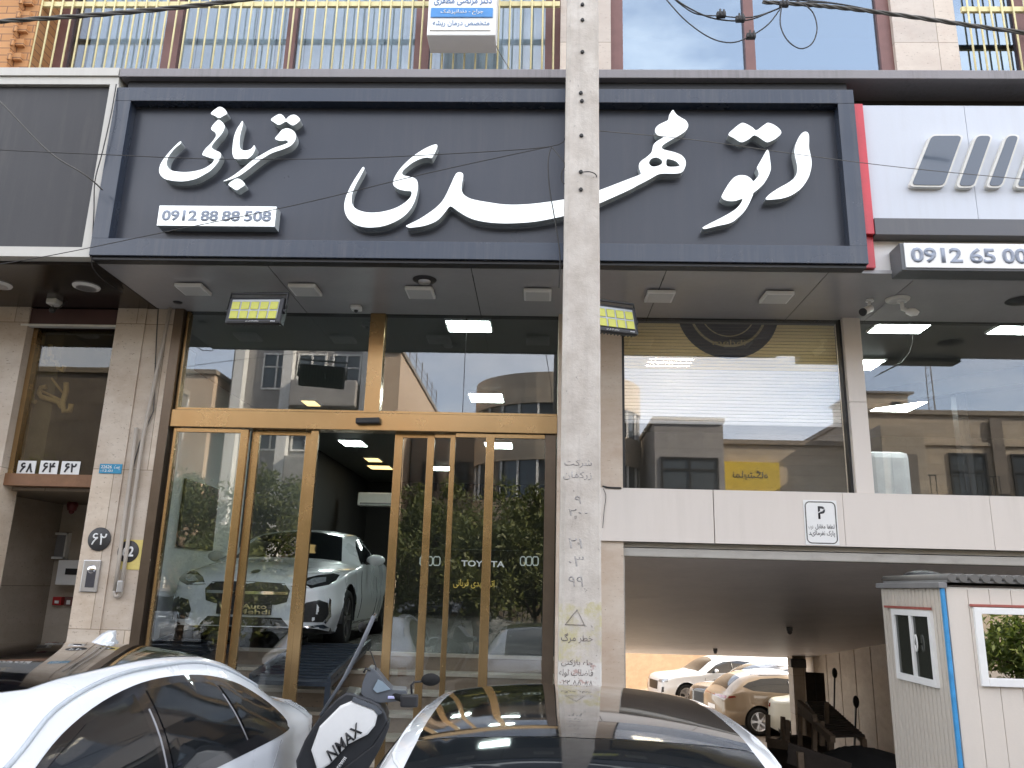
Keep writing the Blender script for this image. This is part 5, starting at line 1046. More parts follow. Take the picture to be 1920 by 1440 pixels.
c.line('boot_gap', [(-.60, 4.25), (.60, 4.25)], 'T', M['grey'], .004); c.line('boot_gap', [(.60, 4.25), (.62, 4.65)], 'T', M['grey'], .004)
b = MB(); h0, _ = c.hit((0, 3.30), 'T')
def fin(x, z, d): return Vector((0.0-.022+d, x, z))
b.prism([(h0.y-.10, h0.z-.012), (h0.y-.06, h0.z+.012), (h0.y+.02, h0.z+.052), (h0.y+.075, h0.z+.066), (h0.y+.085, h0.z+.06), (h0.y+.09, h0.z+.02), (h0.y+.12, h0.z+.004), (h0.y+.12, h0.z-.03)], fin, .044); b.ball((0, h0.y+.01, h0.z-.005), .05, 12, (.8, 2.2, .3)); b.build('shark_fin', M['car_white'], c.t, smooth=True)
c.wheel(); c.mirrors(2.0, 1.05, .87, M['car_white'])
NEARW = c.place(-2.43, 3.56, .085, -4)
# --- white hatchback with panoramic roof, near centre
NB_ = dict(SEDAN); NB_['L'] = 4.55; NB_['wheels'] = (.86, 3.55); NB_['zc'] = [(0, .72), (.12, .79), (.5, .88), (1.1, .96), (1.35, 1.0), (1.75, 1.23), (2.05, 1.365), (2.45, 1.425), (3.0, 1.44), (3.5, 1.425), (3.9, 1.30), (4.25, 1.10), (4.45, 1.02), (4.55, .95)]
NB_['we'] = [(0, .50), (.3, .62), (1.2, .74), (1.7, .69), (2.1, .645), (2.8, .635), (3.4, .62), (3.9, .62), (4.55, .60)]; NB_['dz'] = [(0, .03), (1.3, .05), (1.7, .07), (2.6, .055), (3.5, .055), (4.55, .04)]
NB_['zb'] = [(0, .645), (.2, .70), (.6, .79), (1.2, .88), (1.7, .915), (3, .94), (4, .97), (4.3, .96), (4.55, .86)]; NB_['wb'] = [(0, .66), (.1, .74), (.3, .81), (.7, .855), (1.5, .87), (3.5, .875), (4.1, .84), (4.4, .78), (4.55, .68)]
c = Car('parked_car', 'white car with wide black panoramic roof parked nose out before the concrete pole', NB_, M['car_white'])
c.patch('roof_panel', [(-.575, 2.26), (-.3, 2.21), (0, 2.195), (.3, 2.21), (.575, 2.26), (.575, 3.0), (.56, 3.52), (0, 3.56), (-.56, 3.52), (-.575, 3.0)], 'T', M['car_black_roof'], .004, .06)
c.patch('windshield', [(-.68, 1.42), (0, 1.36), (.68, 1.42), (.60, 1.80), (.575, 2.253), (.3, 2.203), (0, 2.188), (-.3, 2.203), (-.575, 2.253), (-.60, 1.80)], 'T', M['glass_car'], .004, .06)
c.patch('rear_window', [(-.55, 3.56), (0, 3.60), (.55, 3.56), (.56, 4.15), (0, 4.22), (-.56, 4.15)], 'T', M['glass_car'], .004, .06)
for pj in 'LR':
    c.patch('side_window', [(1.55, .95), (1.9, 1.16), (2.2, 1.27), (2.7, 1.31), (3.3, 1.27), (3.7, 1.14), (3.8, 1.02)], pj, M['glass_car'], .004, .06)
    c.line('roof_trim', [(1.5, .99), (1.75, 1.17), (2.05, 1.31), (2.45, 1.367), (3.0, 1.372), (3.45, 1.33)], pj, M['car_white'], .006)
b = MB(); 
c.wheel(); c.mirrors(1.86, 1.0, .85, M['black']); NEARB = c.place(.165, 3.0, .02, 0)
# --- cars in the courtyard behind the garage
def suv(label, paint, x, y, rz, gl=None, low=True):
    c = Car('parked_car', label, SUV, paint, 'cars parked in the courtyard'); gl = gl or M['glass_car']
    c.patch('windshield', [(-.66, 1.42), (0, 1.36), (.66, 1.42), (.54, 2.02), (0, 2.10), (-.54, 2.02)], 'T', gl); c.patch('rear_window', [(-.52, 3.95), (.52, 3.95), (.54, 4.36), (-.54, 4.36)], 'T', gl)
    for pj in 'LR':
        c.patch('side_window', [(1.62, 1.10), (2.05, 1.36), (2.35, 1.46), (2.9, 1.50), (3.4, 1.47), (3.8, 1.37), (3.98, 1.27), (3.7, 1.17), (2.8, 1.115)], pj, gl); c.line('pillar', [(2.62, 1.1), (2.62, 1.49)], pj, M['black'], .02)
        c.patch('tail_light', [(4.22, 1.0), (4.25, 1.03), (4.55, 1.02), (4.55, .95)], pj, M['tail'], .006); c.line('door_gap', [(2.62, .4), (2.62, 1.08)], pj, M['grey'], .006); c.line('door_gap', [(1.5, .45), (1.6, 1.05)], pj, M['grey'], .006)
        c.patch('cladding', [(1.3, .30), (3.15, .30), (3.15, .38), (1.3, .38)], pj, M['black'], .006); c.patch('door_handle', [(2.30, .96), (2.5, .965), (2.5, .995), (2.30, .985)], pj, M['chrome'], .02); c.line('roof_rail', [(2.3, 1.6), (3.9, 1.56)], pj, M['alu'], .015)
    for m_ in (lambda p: p, mirx): c.patch('headlight', m_([(.40, .78), (.45, .85), (.78, .89), (.80, .80), (.6, .76)]), 'F', M['lamp'], .006, .04); c.patch('fog_lamp', m_([(.62, .42), (.64, .62), (.74, .64), (.74, .48)]), 'F', M['mesh_dark'], .006, .04); c.patch('tail_light', m_([(.05, .985), (.05, 1.01), (.45, 1.015), (.74, 1.03), (.74, .96), (.45, .985)]), 'B', M['tail'], .006, .04)
    c.patch('grille', [(-.36, .52), (-.38, .80), (.38, .80), (.36, .52)], 'F', M['mesh_dark'], .006, .05); c.patch('number_plate', [(-.26, .62), (-.26, .73), (.26, .73), (.26, .62)], 'B', M['white'], .008, .05); c.patch('rear_bumper', [(-.75, .40), (-.75, .52), (.75, .52), (.75, .40)], 'B', M['black'], .006, .06)
    c.mirrors(1.95, 1.18, .87, paint); c.wheel(False); return c.place(x, y, -1.85, rz)
def ctr(u, v, Y): return at(u, v, Y).x
suv('white crossover by the beige wall, farthest car seen through the garage', M['car_white'], ctr(1338, 1290, 30.5), 30.5, -76)
suv('dark grey crossover between the white one and the beige one in the courtyard', plain('dark grey car paint', (.035, .035, .038), .28, .2, .5, 1, .02), ctr(1425, 1300, 27.5), 27.6, -64)
suv('beige crossover with roof spoiler seen tail first through the garage', plain('sand car paint', (.20, .155, .105), .3, .2, .5, 1, .02), ctr(1475, 1300, 25.0), 25.0, 100)
c = Car('parked_car', 'pale dusty sedan half hidden behind the garage pillar and wooden rails', SEDAN, plain('pale green grey paint', (.42, .42, .36), .4, 0, .5, .5, .03), 'cars parked in the courtyard'); sedan_glass(c, M['glass_car']); c.wheel(False)
for m_ in (lambda p: p, mirx): c.patch('tail_light', m_([(.40, .78), (.40, .90), (.72, .90), (.72, .80)]), 'B', M['tail'], .006, .04); c.patch('headlight', m_([(.42, .64), (.5, .72), (.74, .74), (.74, .66)]), 'F', M['lamp'], .006, .04)
c.place(ctr(1500, 1330, 23.0)+1.7, 23.2, -1.85, 60)

# ------------------------------------------------------------------ scooter behind the near cars
SY = 4.75
SCT = thing('scooter', 'white and black motor scooter with tall windscreen parked between the two near cars', 'scooter', (at(640, 1400, SY).x, SY, 0))
def sp3(uv, k=1): return [(lambda p: (p.x, p.z))(at(u, v, SY)) for u, v in (smoothpoly(uv, k) if k > 1 else uv)]
def slab(uv, y0, y1, name, m, k=2, parent=None, bevel=.012):
    b = MB(); pts = sp3(uv, k); b.prism(pts, lambda x, z, d: Vector((x, SY+y0+d, z)), y1-y0)
    if bevel:
        bmesh.ops.remove_doubles(b.bm, verts=b.bm.verts[:], dist=1e-5); bmesh.ops.recalc_face_normals(b.bm, faces=b.bm.faces[:])
        es = [e for e in b.bm.edges if len(e.link_faces) == 2 and e.calc_face_angle(0) > .9]
        bmesh.ops.bevel(b.bm, geom=es, offset=bevel, segments=2, affect='EDGES', profile=.6, clamp_overlap=True)
    return b.build(name, m, parent or SCT)
M['sc_black'] = plain('scooter black plastic', (.028, .030, .034), .35, 0, .5, 0, .15, 12); M['sc_grey'] = plain('scooter grey plastic', (.10, .11, .125), .35)
# body: side cowl, leg shield, dark lower body
slab([(596, 1350), (618, 1322), (650, 1296), (680, 1305), (712, 1320), (727, 1350), (715, 1375), (690, 1410), (660, 1450), (580, 1470), (560, 1420)], -.06, .24, 'front_cowl', M['sc_black'])
pan = slab([(603, 1357), (640, 1320), (661, 1311), (702, 1328), (708, 1338), (703, 1358), (690, 1374), (655, 1391), (620, 1428), (600, 1440), (588, 1400)], -.085, -.055, 'cowl_panel', M['white'], 1)
slab([(661, 1311), (702, 1328), (709, 1338), (716, 1334), (706, 1322), (664, 1304)], -.09, -.05, 'panel_edge', M['sc_grey'], 1, None, 0)
# NMAX lettering slanted along the panel and maker's name below
def slant_text(s_, ua, va, ub, vb, h, m, nm, par):
    A_, B_ = at(ua, va, SY), at(ub, vb, SY); d_ = Vector((B_.x-A_.x, B_.z-A_.z)); Ln = d_.length; d_.normalize(); n_ = Vector((-d_.y, d_.x)); b = MB()
    text_to(b, s_, 0, Ln, 0, 0, h, .004, .012, mapper=lambda X, Z, dd: Vector((A_.x+d_.x*X+n_.x*Z, SY-.087-dd, A_.z+d_.y*X+n_.y*Z)), shear=.25); return b.build(nm, m, par)
slant_text('NMAX', 618, 1413, 677, 1358, .060, M['black'], 'lettering', pan)
slant_text('YAMAHA', 636, 1434, 650, 1414, .018, M['white'], 'maker_lettering', SCT)
for o in kids(SCT):
    if o.name.startswith('maker'):
        for v in o.data.vertices: v.co.y -= .0
slab([(640, 1440), (700, 1395), (726, 1352), (729, 1362), (712, 1402), (690, 1440), (670, 1475), (620, 1475)], -.07, .10, 'leg_shield', M['sc_black'])
# windscreen, tall and raked
wsA = [(594, 1352), (600, 1336), (640, 1275), (668, 1222), (684, 1186), (700, 1150), (704, 1152), (701, 1178), (690, 1205), (672, 1240), (650, 1282), (618, 1325)]
a0, a1, a2, a3 = [at(u, v, SY) for u, v in ((604, 1338), (646, 1270), (676, 1210), (700, 1154))]; b = MB()
for p, q in ((a0, a1), (a1, a2), (a2, a3)): b.beam((p.x, SY+.125, p.z), (q.x, SY+.125, q.z), .36, .006, (1, 0, .3))
b.build('windscreen', glass('smoked screen', (.62, .57, .50), .03), SCT)
for yy in (-.055, .305): b = MB(); b.tube([(p.x, SY+yy, p.z) for p in (a0, a1, a2, a3)], .009, 6); b.build('screen_edge', M['sc_grey'], SCT)

# handlebar cover, dash, grips, levers
slab([(676, 1300), (686, 1262), (694, 1252), (704, 1258), (716, 1272), (735, 1294), (760, 1296), (758, 1312), (726, 1318), (700, 1316)], -.02, .18, 'handlebar_cover', M['sc_grey'])
slab([(699, 1292), (708, 1274), (716, 1278), (731, 1293), (706, 1299)], -.03, -.018, 'emblem_panel', plain('silver blue insert', (.30, .38, .45), .3, .3), 1, None, 0)
q0, q1 = at(735, 1305, SY), at(775, 1318, SY); b = MB(); b.tube([(q0.x, SY, q0.z), (q1.x, SY-.10, q1.z)], .018, 10); b.build('grip', M['rubber'], SCT)
x0, x1, z0, z1 = rect(726, 1306, 743, 1311, SY); MB().box(x0, x1, SY-.03, SY-.018, z0, z1, bev=.003).build('label_patch', plain('lilac label', (.5, .5, .75), .4), SCT)
b = MB(); p0, p1, p2, p3 = [at(u, v, SY-.05) for u, v in ((768, 1308), (767, 1287), (772, 1281), (792, 1280))]; b.tube([tuple(p0), tuple(p1), tuple(p2), tuple(p3)], .006, 8); o = b.build('mirror_stalk', M['black'], SCT)
pm = at(803, 1277, SY-.06); b = MB(); b.ball((pm.x, pm.y, pm.z), .055, 14, (1.0, .4, .62)); b.build('mirror', M['rubber'], o)
b = MB(); b.box(at(750, 1305, SY).x, at(782, 1320, SY).x, SY-.12, SY-.07, at(765, 1324, SY).z, at(765, 1300, SY).z, bev=.012); b.build('switchgear', M['black'], SCT)
b = MB(); b.tube([tuple(at(u, v, SY-.02)) for u, v in ((693, 1258), (684, 1254), (680, 1262))], .007, 6); b.tube([tuple(at(u, v, SY)) for u, v in ((692, 1218), (698, 1232), (704, 1252), (703, 1262))], .004, 5); b.build('brake_hose', M['cable'], SCT)
pm = at(689, 1176, SY+.2); b = MB(); b.ball((pm.x, pm.y, pm.z), .05, 12, (.5, 1.3, .6)); b.build('mirror', M['rubber'], SCT)
SCT.rotation_euler = (0, 0, R(9))
# rear body, seat, wheels (mostly behind the near cars)
cx_ = at(640, 1400, SY).x
b = MB(); b.obox((cx_+.62, SY+.12, .62), (1, 0, .12), (0, 1, 0), (-.12, 0, 1), .42, .14, .16, .08); b.build('rear_body', M['white'], SCT)
b = MB(); b.obox((cx_+.55, SY+.12, .80), (1, 0, .06), (0, 1, 0), (-.06, 0, 1), .40, .15, .05, .04); b.build('seat', M['rubber'], SCT)
for dx in (-.35, .95):
    b = MB(); b.lathe([(.17, -.05), (.24, -.055), (.27, -.02), (.27, .02), (.24, .055), (.17, .05)], (cx_+dx, SY+.12, .27), (0, 1, 0), 30); o = b.build('wheel', M['rubber'], SCT); b = MB(); b.lathe([(.18, .03), (.05, .02), (.0, .03)], (cx_+dx, SY+.12, .27), (0, 1, 0), 24); b.lathe([(.18, -.03), (.05, -.02), (.0, -.03)], (cx_+dx, SY+.12, .27), (0, 1, 0), 24); b.build('rim', M['alu_dark'], o)
b = MB(); b.tube([(cx_-.35, SY+.12, .27), (cx_-.12, SY+.12, .85)], .04, 10); b.build('fork', M['black'], SCT)

# ------------------------------------------------------------------ timber and junk in the garage mouth
M['timber'] = plain('weathered timber', (.16, .12, .085), .8, 0, .3, 0, .3, 8); M['timber_d'] = plain('dark timber', (.045, .036, .030), .7, 0, .3, 0, .3, 8)
def floor_z(y): return .015-max(0, y-6.9)*.1235
def slat_ramp():
    Y0 = 13.0; t = thing('slatted_ramp', 'dark slatted timber ramp propped against the garage wall', 'ramp', (at(1560, 1360, Y0).x, Y0, floor_z(Y0)))
    a, b2, c2, d2 = [at(u, v, y) for u, v, y in ((1512, 1318, 14.8), (1552, 1318, 14.8), (1618, 1378, 11.9), (1556, 1380, 11.9))]; n = 15
    for i in range(n+1):
        p, q = a.lerp(d2, i/n), b2.lerp(c2, i/n); b = MB(); b.beam(p, q, .13, .03, (0, 0, 1)); b.build('slat', M['timber_d'], t)
    b = MB(); b.beam(a-Vector((0, 0, .06)), d2-Vector((0, 0, .06)), .06, .09); b.beam(b2-Vector((0, 0, .06)), c2-Vector((0, 0, .06)), .06, .09); b.build('stringer', M['timber'], t)
    for p in (a, b2, c2, d2): b = MB(); b.beam(p-Vector((0, 0, .05)), (p.x, p.y, floor_z(p.y)), .07, .07, (0, 1, 0)); b.build('leg', M['timber'], t)
slat_ramp()
rl = thing('timber_railing', 'weathered timber railing with square posts beside the slatted ramp', 'railing', (at(1520, 1380, 11).x, 11, floor_z(11)))
for u0, v0, u1, v1, y in ((1500, 1318, 1500, 1400, 12.6), (1527, 1345, 1527, 1408, 11.2), (1541, 1352, 1541, 1398, 11.2), (1440, 1340, 1440, 1392, 12), (1468, 1344, 1468, 1392, 12), (1476, 1350, 1476, 1396, 11.6), (1550, 1318, 1550, 1360, 12.8)):
    p, q = at(u0, v0, y), at(u1, v1, y); b = MB(); b.beam(p, q, .055, .055, (0, 1, 0)); b.build('post', M['timber'], rl)
for (u0, v0, y0), (u1, v1, y1) in (((1498, 1318, 12.6), (1528, 1346, 11.2)), ((1528, 1358, 11.2), (1562, 1386, 10.6)), ((1500, 1332, 12.6), (1542, 1364, 11.2))):
    b = MB(); b.beam(at(u0, v0, y0), at(u1, v1, y1), .06, .08); b.build('rail', M['timber'], rl)
pb = thing('plank_barrier', 'low barrier of rough planks at the foot of the garage drive', 'barrier', (at(1520, 1420, 9.5).x, 9.5, floor_z(9.5)))
for (u0, v0), (u1, v1), y in (((1478, 1402), (1595, 1442), 9.6), ((1478, 1420), (1600, 1465), 9.6), ((1440, 1392), (1480, 1398), 11.8)):
    b = MB(); b.beam(at(u0, v0, y), at(u1, v1, y-.3), .05, .11); b.build('plank', M['timber_d'] if y < 10 else M['timber'], pb)
for u, v in ((1500, 1410), (1560, 1430)):
    p = at(u, v, 9.5); b = MB(); b.beam(p, (p.x, p.y, floor_z(p.y)), .06, .06, (0, 1, 0)); b.build('leg', M['timber'], pb)
p = at(1625, 1432, 10.0); b = MB(); b.ball((p.x, 10.2, p.z-.28), .5, 20, (1.5, .9, .8))
for v in b.bm.verts: v.co += Vector((random.uniform(-1, 1), random.uniform(-1, 1), random.uniform(-1, 1)))*.035
tag(b.build('tarpaulin_heap', M['rubber']), 'black covered heap on the garage floor beside the guard booth', 'heap')
p = at(1500, 1390, 13.5); b = MB(); b.ball((p.x, 13.6, p.z-.30), .42, 18, (1.3, .9, .9)); tag(b.build('covered_bundle', M['timber_d']), 'dark rounded bundle behind the timber posts', 'bundle')
dp = thing('door_leaf', 'dark metal door leaf standing against the garage wall past the pillar', 'door', (at(1535, 1300, 19).x, 19, -2))
x0, x1, z0, z1 = rect(1517, 1262, 1552, 1400, 18.5); b = MB(); b.obox(((x0+x1)/2, 18.6, (z1-2.0)/2), (1, -.25, 0), (.25, 1, 0), (0, 0, 1), (x1-x0)/2*.98, .03, (z1+2.0)/2); b.build('leaf', M['timber_d'], dp); b = MB(); b.obox(((x0+x1)/2, 18.555, (z1-2.0)/2), (1, -.25, 0), (.25, 1, 0), (0, 0, 1), .012, .02, (z1+1.9)/2); b.build('joint', M['black'], dp)
for i, (u0, v0, v1, y, lb) in enumerate(((1565, 1262, 1420, 17.5, 'slim dark iron stake leaning on the garage cladding by the door leaf'), (1605, 1316, 1400, 15.0, 'slim dark iron stake on the garage cladding nearer the booth'))):
    p, q = at(u0, v0, y), at(u0-3, v1, y); b = MB(); b.beam(p, q, .03, .03, (0, 1, 0)); b.ball(p, .07, 10, (.8, .6, 1.5)); tag(b.build('iron_stake', M['black']), lb, 'stake')
# ------------------------------------------------------------------ the other side of the street (seen in the glass)
def vm(u, v, Y): p = at(u, v, Y); return Vector((p.x, 15-Y, p.z))
M['o_grey'] = stone('grey granite', (.33, .32, .32), (.40, .39, .38), (.26, .25, .25), (1.2, .6, .5)); M['o_stone'] = stone('sand stone', (.46, .39, .31), (.53, .46, .37), (.40, .33, .25), (1.3, .35, .5)); M['o_render'] = stone('warm render', (.56, .42, .30), (.62, .48, .35), (.48, .36, .26)); M['o_dark'] = stone('dark stone', (.20, .17, .15), (.25, .22, .19), (.15, .13, .11), (1, .5, .5))
M['o_win'] = plain('far window glass', (.07, .085, .10), .08, 0, .6, 0, .2, 2)
def far_building(lab, x0, x1, y0, dep, h, m, wins, frame, balcony=False, parapet=True, side=None):
    t = thing('apartment_building', lab, 'building', ((x0+x1)/2, y0-dep/2, 0), 'buildings across the street')
    MB().box(x0, x1, y0-dep, y0, 0, h).build('wall', m, t)
    if parapet: b = MB(); b.box(x0-.06, x1+.06, y0-.3, y0+.08, h, h+.16); b.box(x0-.06, x0+.3, y0-dep, y0-.3, h, h+.16); b.box(x1-.3, x1+.06, y0-dep, y0-.3, h, h+.16); b.build('parapet', M['travertine_dark'], t)
    for wx0, wx1, wz0, wz1 in wins:
        b = MB(); f = .06
        for a in ((wx0, wx0+f, wz0, wz1), (wx1-f, wx1, wz0, wz1), (wx0+f, wx1-f, wz1-f, wz1), (wx0+f, wx1-f, wz0, wz0+f), ((wx0+wx1)/2-.03, (wx0+wx1)/2+.03, wz0+f, wz1-f), (wx0+f, (wx0+wx1)/2-.03, wz0+(wz1-wz0)*.6, wz0+(wz1-wz0)*.6+.05), ((wx0+wx1)/2+.03, wx1-f, wz0+(wz1-wz0)*.6, wz0+(wz1-wz0)*.6+.05)): b.box(a[0], a[1], y0+.001, y0+.05, a[2], a[3])
        o = b.build('window', frame, t); boxp('pane', M['o_win'], o, wx0+.03, wx1-.03, y0+.001, y0+.012, wz0+.03, wz1-.03)
        if balcony:
            b = MB(); b.box(wx0-.15, wx1+.15, y0+.001, y0+.42, wz0-.12, wz0); b.build('balcony_slab', M['o_stone'], t); b = MB()
            for k in range(9): xx = wx0-.12+(wx1-wx0+.24)*k/8; b.box(xx-.01, xx+.01, y0+.38, y0+.4, wz0+.001, wz0+.75)
            b.box(wx0-.14, wx1+.14, y0+.37, y0+.41, wz0+.751, wz0+.79); b.build('balcony_rail', M['black'], t)
    return t
def wgrid(x0, x1, nx, zs, w, h): return [(x0+(x1-x0)*(i+.5)/nx-w/2, x0+(x1-x0)*(i+.5)/nx+w/2, z, z+h) for i in range(nx) for z in zs]
YB = -12.0
far_building('pale rendered building with sunlit flank at the far left across the street', -20, -11.6, YB, 9, 9.0, M['o_render'], wgrid(-20, -11.8, 3, (1, 4, 6.6), 1.5, 1.5), M['white'])
t = far_building('grey granite apartment building with white fins and window bays', -11.2, -6.2, YB-.5, 10, 10.6, M['o_grey'], wgrid(-10.2, -6.4, 3, (3.6, 6.4, 8.6), 1.05, 1.35), M['white'])
for xx in (-11.0, -9.25, -6.4): boxp('white_fin', M['white'], t, xx, xx+.35, YB-.5, YB-.12, 0, 10.9)
for z in (5.2, 7.9): boxp('bay_band', M['o_grey'], t, -8.85, -6.5, YB-.499, YB+.1, z, z+.95, bev=.05)
far_building('long sunlit party wall with roof fence right of the granite block', -6.1, -5.0, YB, 12, 9.9, M['o_render'], [], M['white'])
far_building('low stone house with small dark windows behind the street trees', -4.95, -2.3, YB-3, 9, 7.6, M['o_dark'], [(-4.5, -3.9, 3.0, 4.0), (-3.5, -2.9, 3.0, 4.0), (-4.5, -3.9, 5.4, 6.5), (-3.4, -2.7, 5.4, 6.5)], M['black'])
# curved corner building
t = thing('apartment_building', 'round fronted grey building with ribbon windows across the street', 'building', (.4, YB-4, 0), 'buildings across the street'); cx_, rad = .6, 3.1
def arc(r, z0, z1, m, nm, a0=0, a1=180, dr=.3):
    b = MB(); n = 24; P_o = [(cx_+r*math.cos(R(a0+(a1-a0)*k/n)), YB-2.6+r*.85*math.sin(R(a0+(a1-a0)*k/n))) for k in range(n+1)]; P_i = [(cx_+(x-cx_)*.9, (y-YB+2.6)*.9+YB-2.6) for x, y in P_o]
    for k in range(n):
        (xa, ya), (xb, yb) = P_o[k], P_o[k+1]; (xc, yc), (xd, yd) = P_i[k], P_i[k+1]
        b.face([(xa, ya, z0), (xb, yb, z0), (xb, yb, z1), (xa, ya, z1)]); b.face([(xa, ya, z1), (xb, yb, z1), (xd, yd, z1), (xc, yc, z1)]); b.face([(xa, ya, z0), (xb, yb, z0), (xd, yd, z0), (xc, yc, z0)])
    return b.build(nm, m, t)
for i, (z0, z1) in enumerate(((0, 2.2), (3.5, 4.9), (6.2, 7.2), (8.2, 9.3))): arc(rad, z0, z1, M['o_stone'], 'wall_band')
for z0, z1 in ((2.2, 3.5), (4.9, 6.2), (7.2, 8.2)):
    arc(rad-.12, z0, z1, M['o_win'], 'ribbon_window')
    for k in range(13):
        a = R(8+164*k/12); b = MB(); b.box(cx_+(rad-.08)*math.cos(a)-.04, cx_+(rad-.08)*math.cos(a)+.04, YB-2.6+(rad-.08)*.85*math.sin(a)-.04, YB-2.6+(rad-.08)*.85*math.sin(a)+.04, z0, z1); b.build('mullion', M['white'], t)
MB().box(-2.2, 3.4, YB-12, YB-2.6, 0, 9.3).build('rear_wall', M['o_stone'], t)
far_building('slate grey modern block with wide dark windows right of the round front', 3.8, 6.1, YB+.4, 10, 7.5, M['o_grey'], [(4.0, 5.9, 5.2, 6.3), (4.0, 5.9, 2.6, 3.7)], M['black'])
t = far_building('sand stone house behind the yellow shop board', 6.15, 10.7, YB-.8, 10, 7.0, M['o_stone'], [(6.7, 7.7, 3.3, 4.6), (8.6, 9.3, 3.3, 4.6)], M['black'])
yb = thing('shop_board', 'yellow and red shop board on the house across the street', 'sign', (7.1, YB-.7, 5)); MB().box(6.2, 8.2, YB-.78, YB-.6, 5.35, 6.35).build('yellow_face', plain('yellow board', (.72, .52, .05), .4), yb); MB().box(6.2, 8.2, YB-.78, YB-.6, 5.02, 5.349).build('red_band', plain('red board', (.50, .12, .06), .4), yb)
b = MB(); text_to(b, 'نمایشگاه', 6.6, 7.8, 5.9, YB-.598, .32, .003, .01, fa=True, mapper=lambda X, Z, d: Vector((14.4-X, YB-.598+d, Z))); b.build('lettering', M['black'], yb)
t = far_building('wide sand stone apartment block with french windows on the right', 10.9, 19.5, YB, 12, 8.0, M['o_stone'], wgrid(11.2, 19.4, 4, (3.0, 5.1), 1.25, 1.6), M['black'], True)
boxp('side_wing', M['o_stone'], t, 10.92, 12.3, YB+.001, YB+1.3, 0, 7.35, bev=.02)
boxp('wing_louvre', M['o_dark'], t, 11.2, 12.0, YB+1.301, YB+1.33, 5.0, 6.4)
for z in (1.9, 2.75, 4.85, 6.95): boxp('stone_band', M['o_stone'], t, 12.32, 19.4, YB+.001, YB+.06, z, z+.12)
boxp('brick_strip', M['o_dark'], t, 15.1, 15.5, YB+.062, YB+.10, 0, 7.9)
boxp('air_unit', M['white'], t, 13.1, 13.8, YB+.1, YB+.4, 2.9, 3.4)
t = thing('stair_tower', 'rooftop stair tower with sheet roof on the wide stone block', 'building', (12.4, YB-3, 8.0)); MB().box(11.4, 13.2, YB-4, YB-1.5, 8.16, 9.1).build('wall', M['o_stone'], t); b = MB(); b.box(11.3, 13.4, YB-4.1, YB-1.4, 9.101, 9.17); b.build('roof', M['grey'], t); boxp('opening', M['black'], t, 12.6, 12.9, YB-1.499, YB-1.48, 8.5, 8.8)
t = thing('radio_mast', 'slim lattice radio mast on the stone block roof', 'mast', (15.3, YB-4, 8)); b = MB()
for dx, dy in ((-.13, -.1), (.13, -.1), (0, .13)): b.tube([(15.3+dx, YB-4+dy, 8.0), (15.3+dx*.6, YB-4+dy*.6, 13.5)], .02, 6)
for k in range(16): z = 8.2+k*.32; b.tube([(15.17, YB-4.1, z), (15.43, YB-4.1, z+.16), (15.3, YB-3.87, z+.3)], .01, 4)
b.build('lattice', M['grey'], t)
far_building('tall pale stone block closing the right of the far street', 19.7, 34, YB, 12, 8.6, M['o_stone'], wgrid(20, 33.8, 5, (3, 5.6), 1.3, 1.6), M['black'])
b = MB(); b.tube([(9.0, -7.8, 0), (8.85, -7.8, 7.6)], [.14, .09], 12); tag(b.build('lamp_post', M['concrete_pole']), 'leaning street pole on the far pavement by the yellow board', 'pole')
t = thing('roof_fence', 'wire fence along the sunlit party wall roof', 'fence', (-5.5, YB-6, 9.9))
for k in range(7): MB().box(-5.06, -5.02, YB-.4-k*1.6, YB-.36-k*1.6, 9.9, 11.0).build('post', M['grey'], t)
b = MB()
for z in (10.2, 10.5, 10.8): b.beam((-5.04, YB-.3, z), (-5.04, YB-10.2, z), .015, .015)
b.build('wire', M['grey'], t)
# iron fence on the far pavement
t = thing('iron_fence', 'iron bar fence along the far pavement under the trees', 'fence', (-3, -11, .14)); b = MB(); b.box(-14, 3, -11.05, -11.0, 1.75, 1.8); b.box(-14, 3, -11.05, -11.0, .4, .45); b.build('rail', M['black'], t)
b = MB()
for k in range(113): b.box(-14+k*.15, -13.975+k*.15, -11.035, -11.015, .14, 2.0)
o = b.build('bars', M['black'], t); o['kind'] = 'stuff'
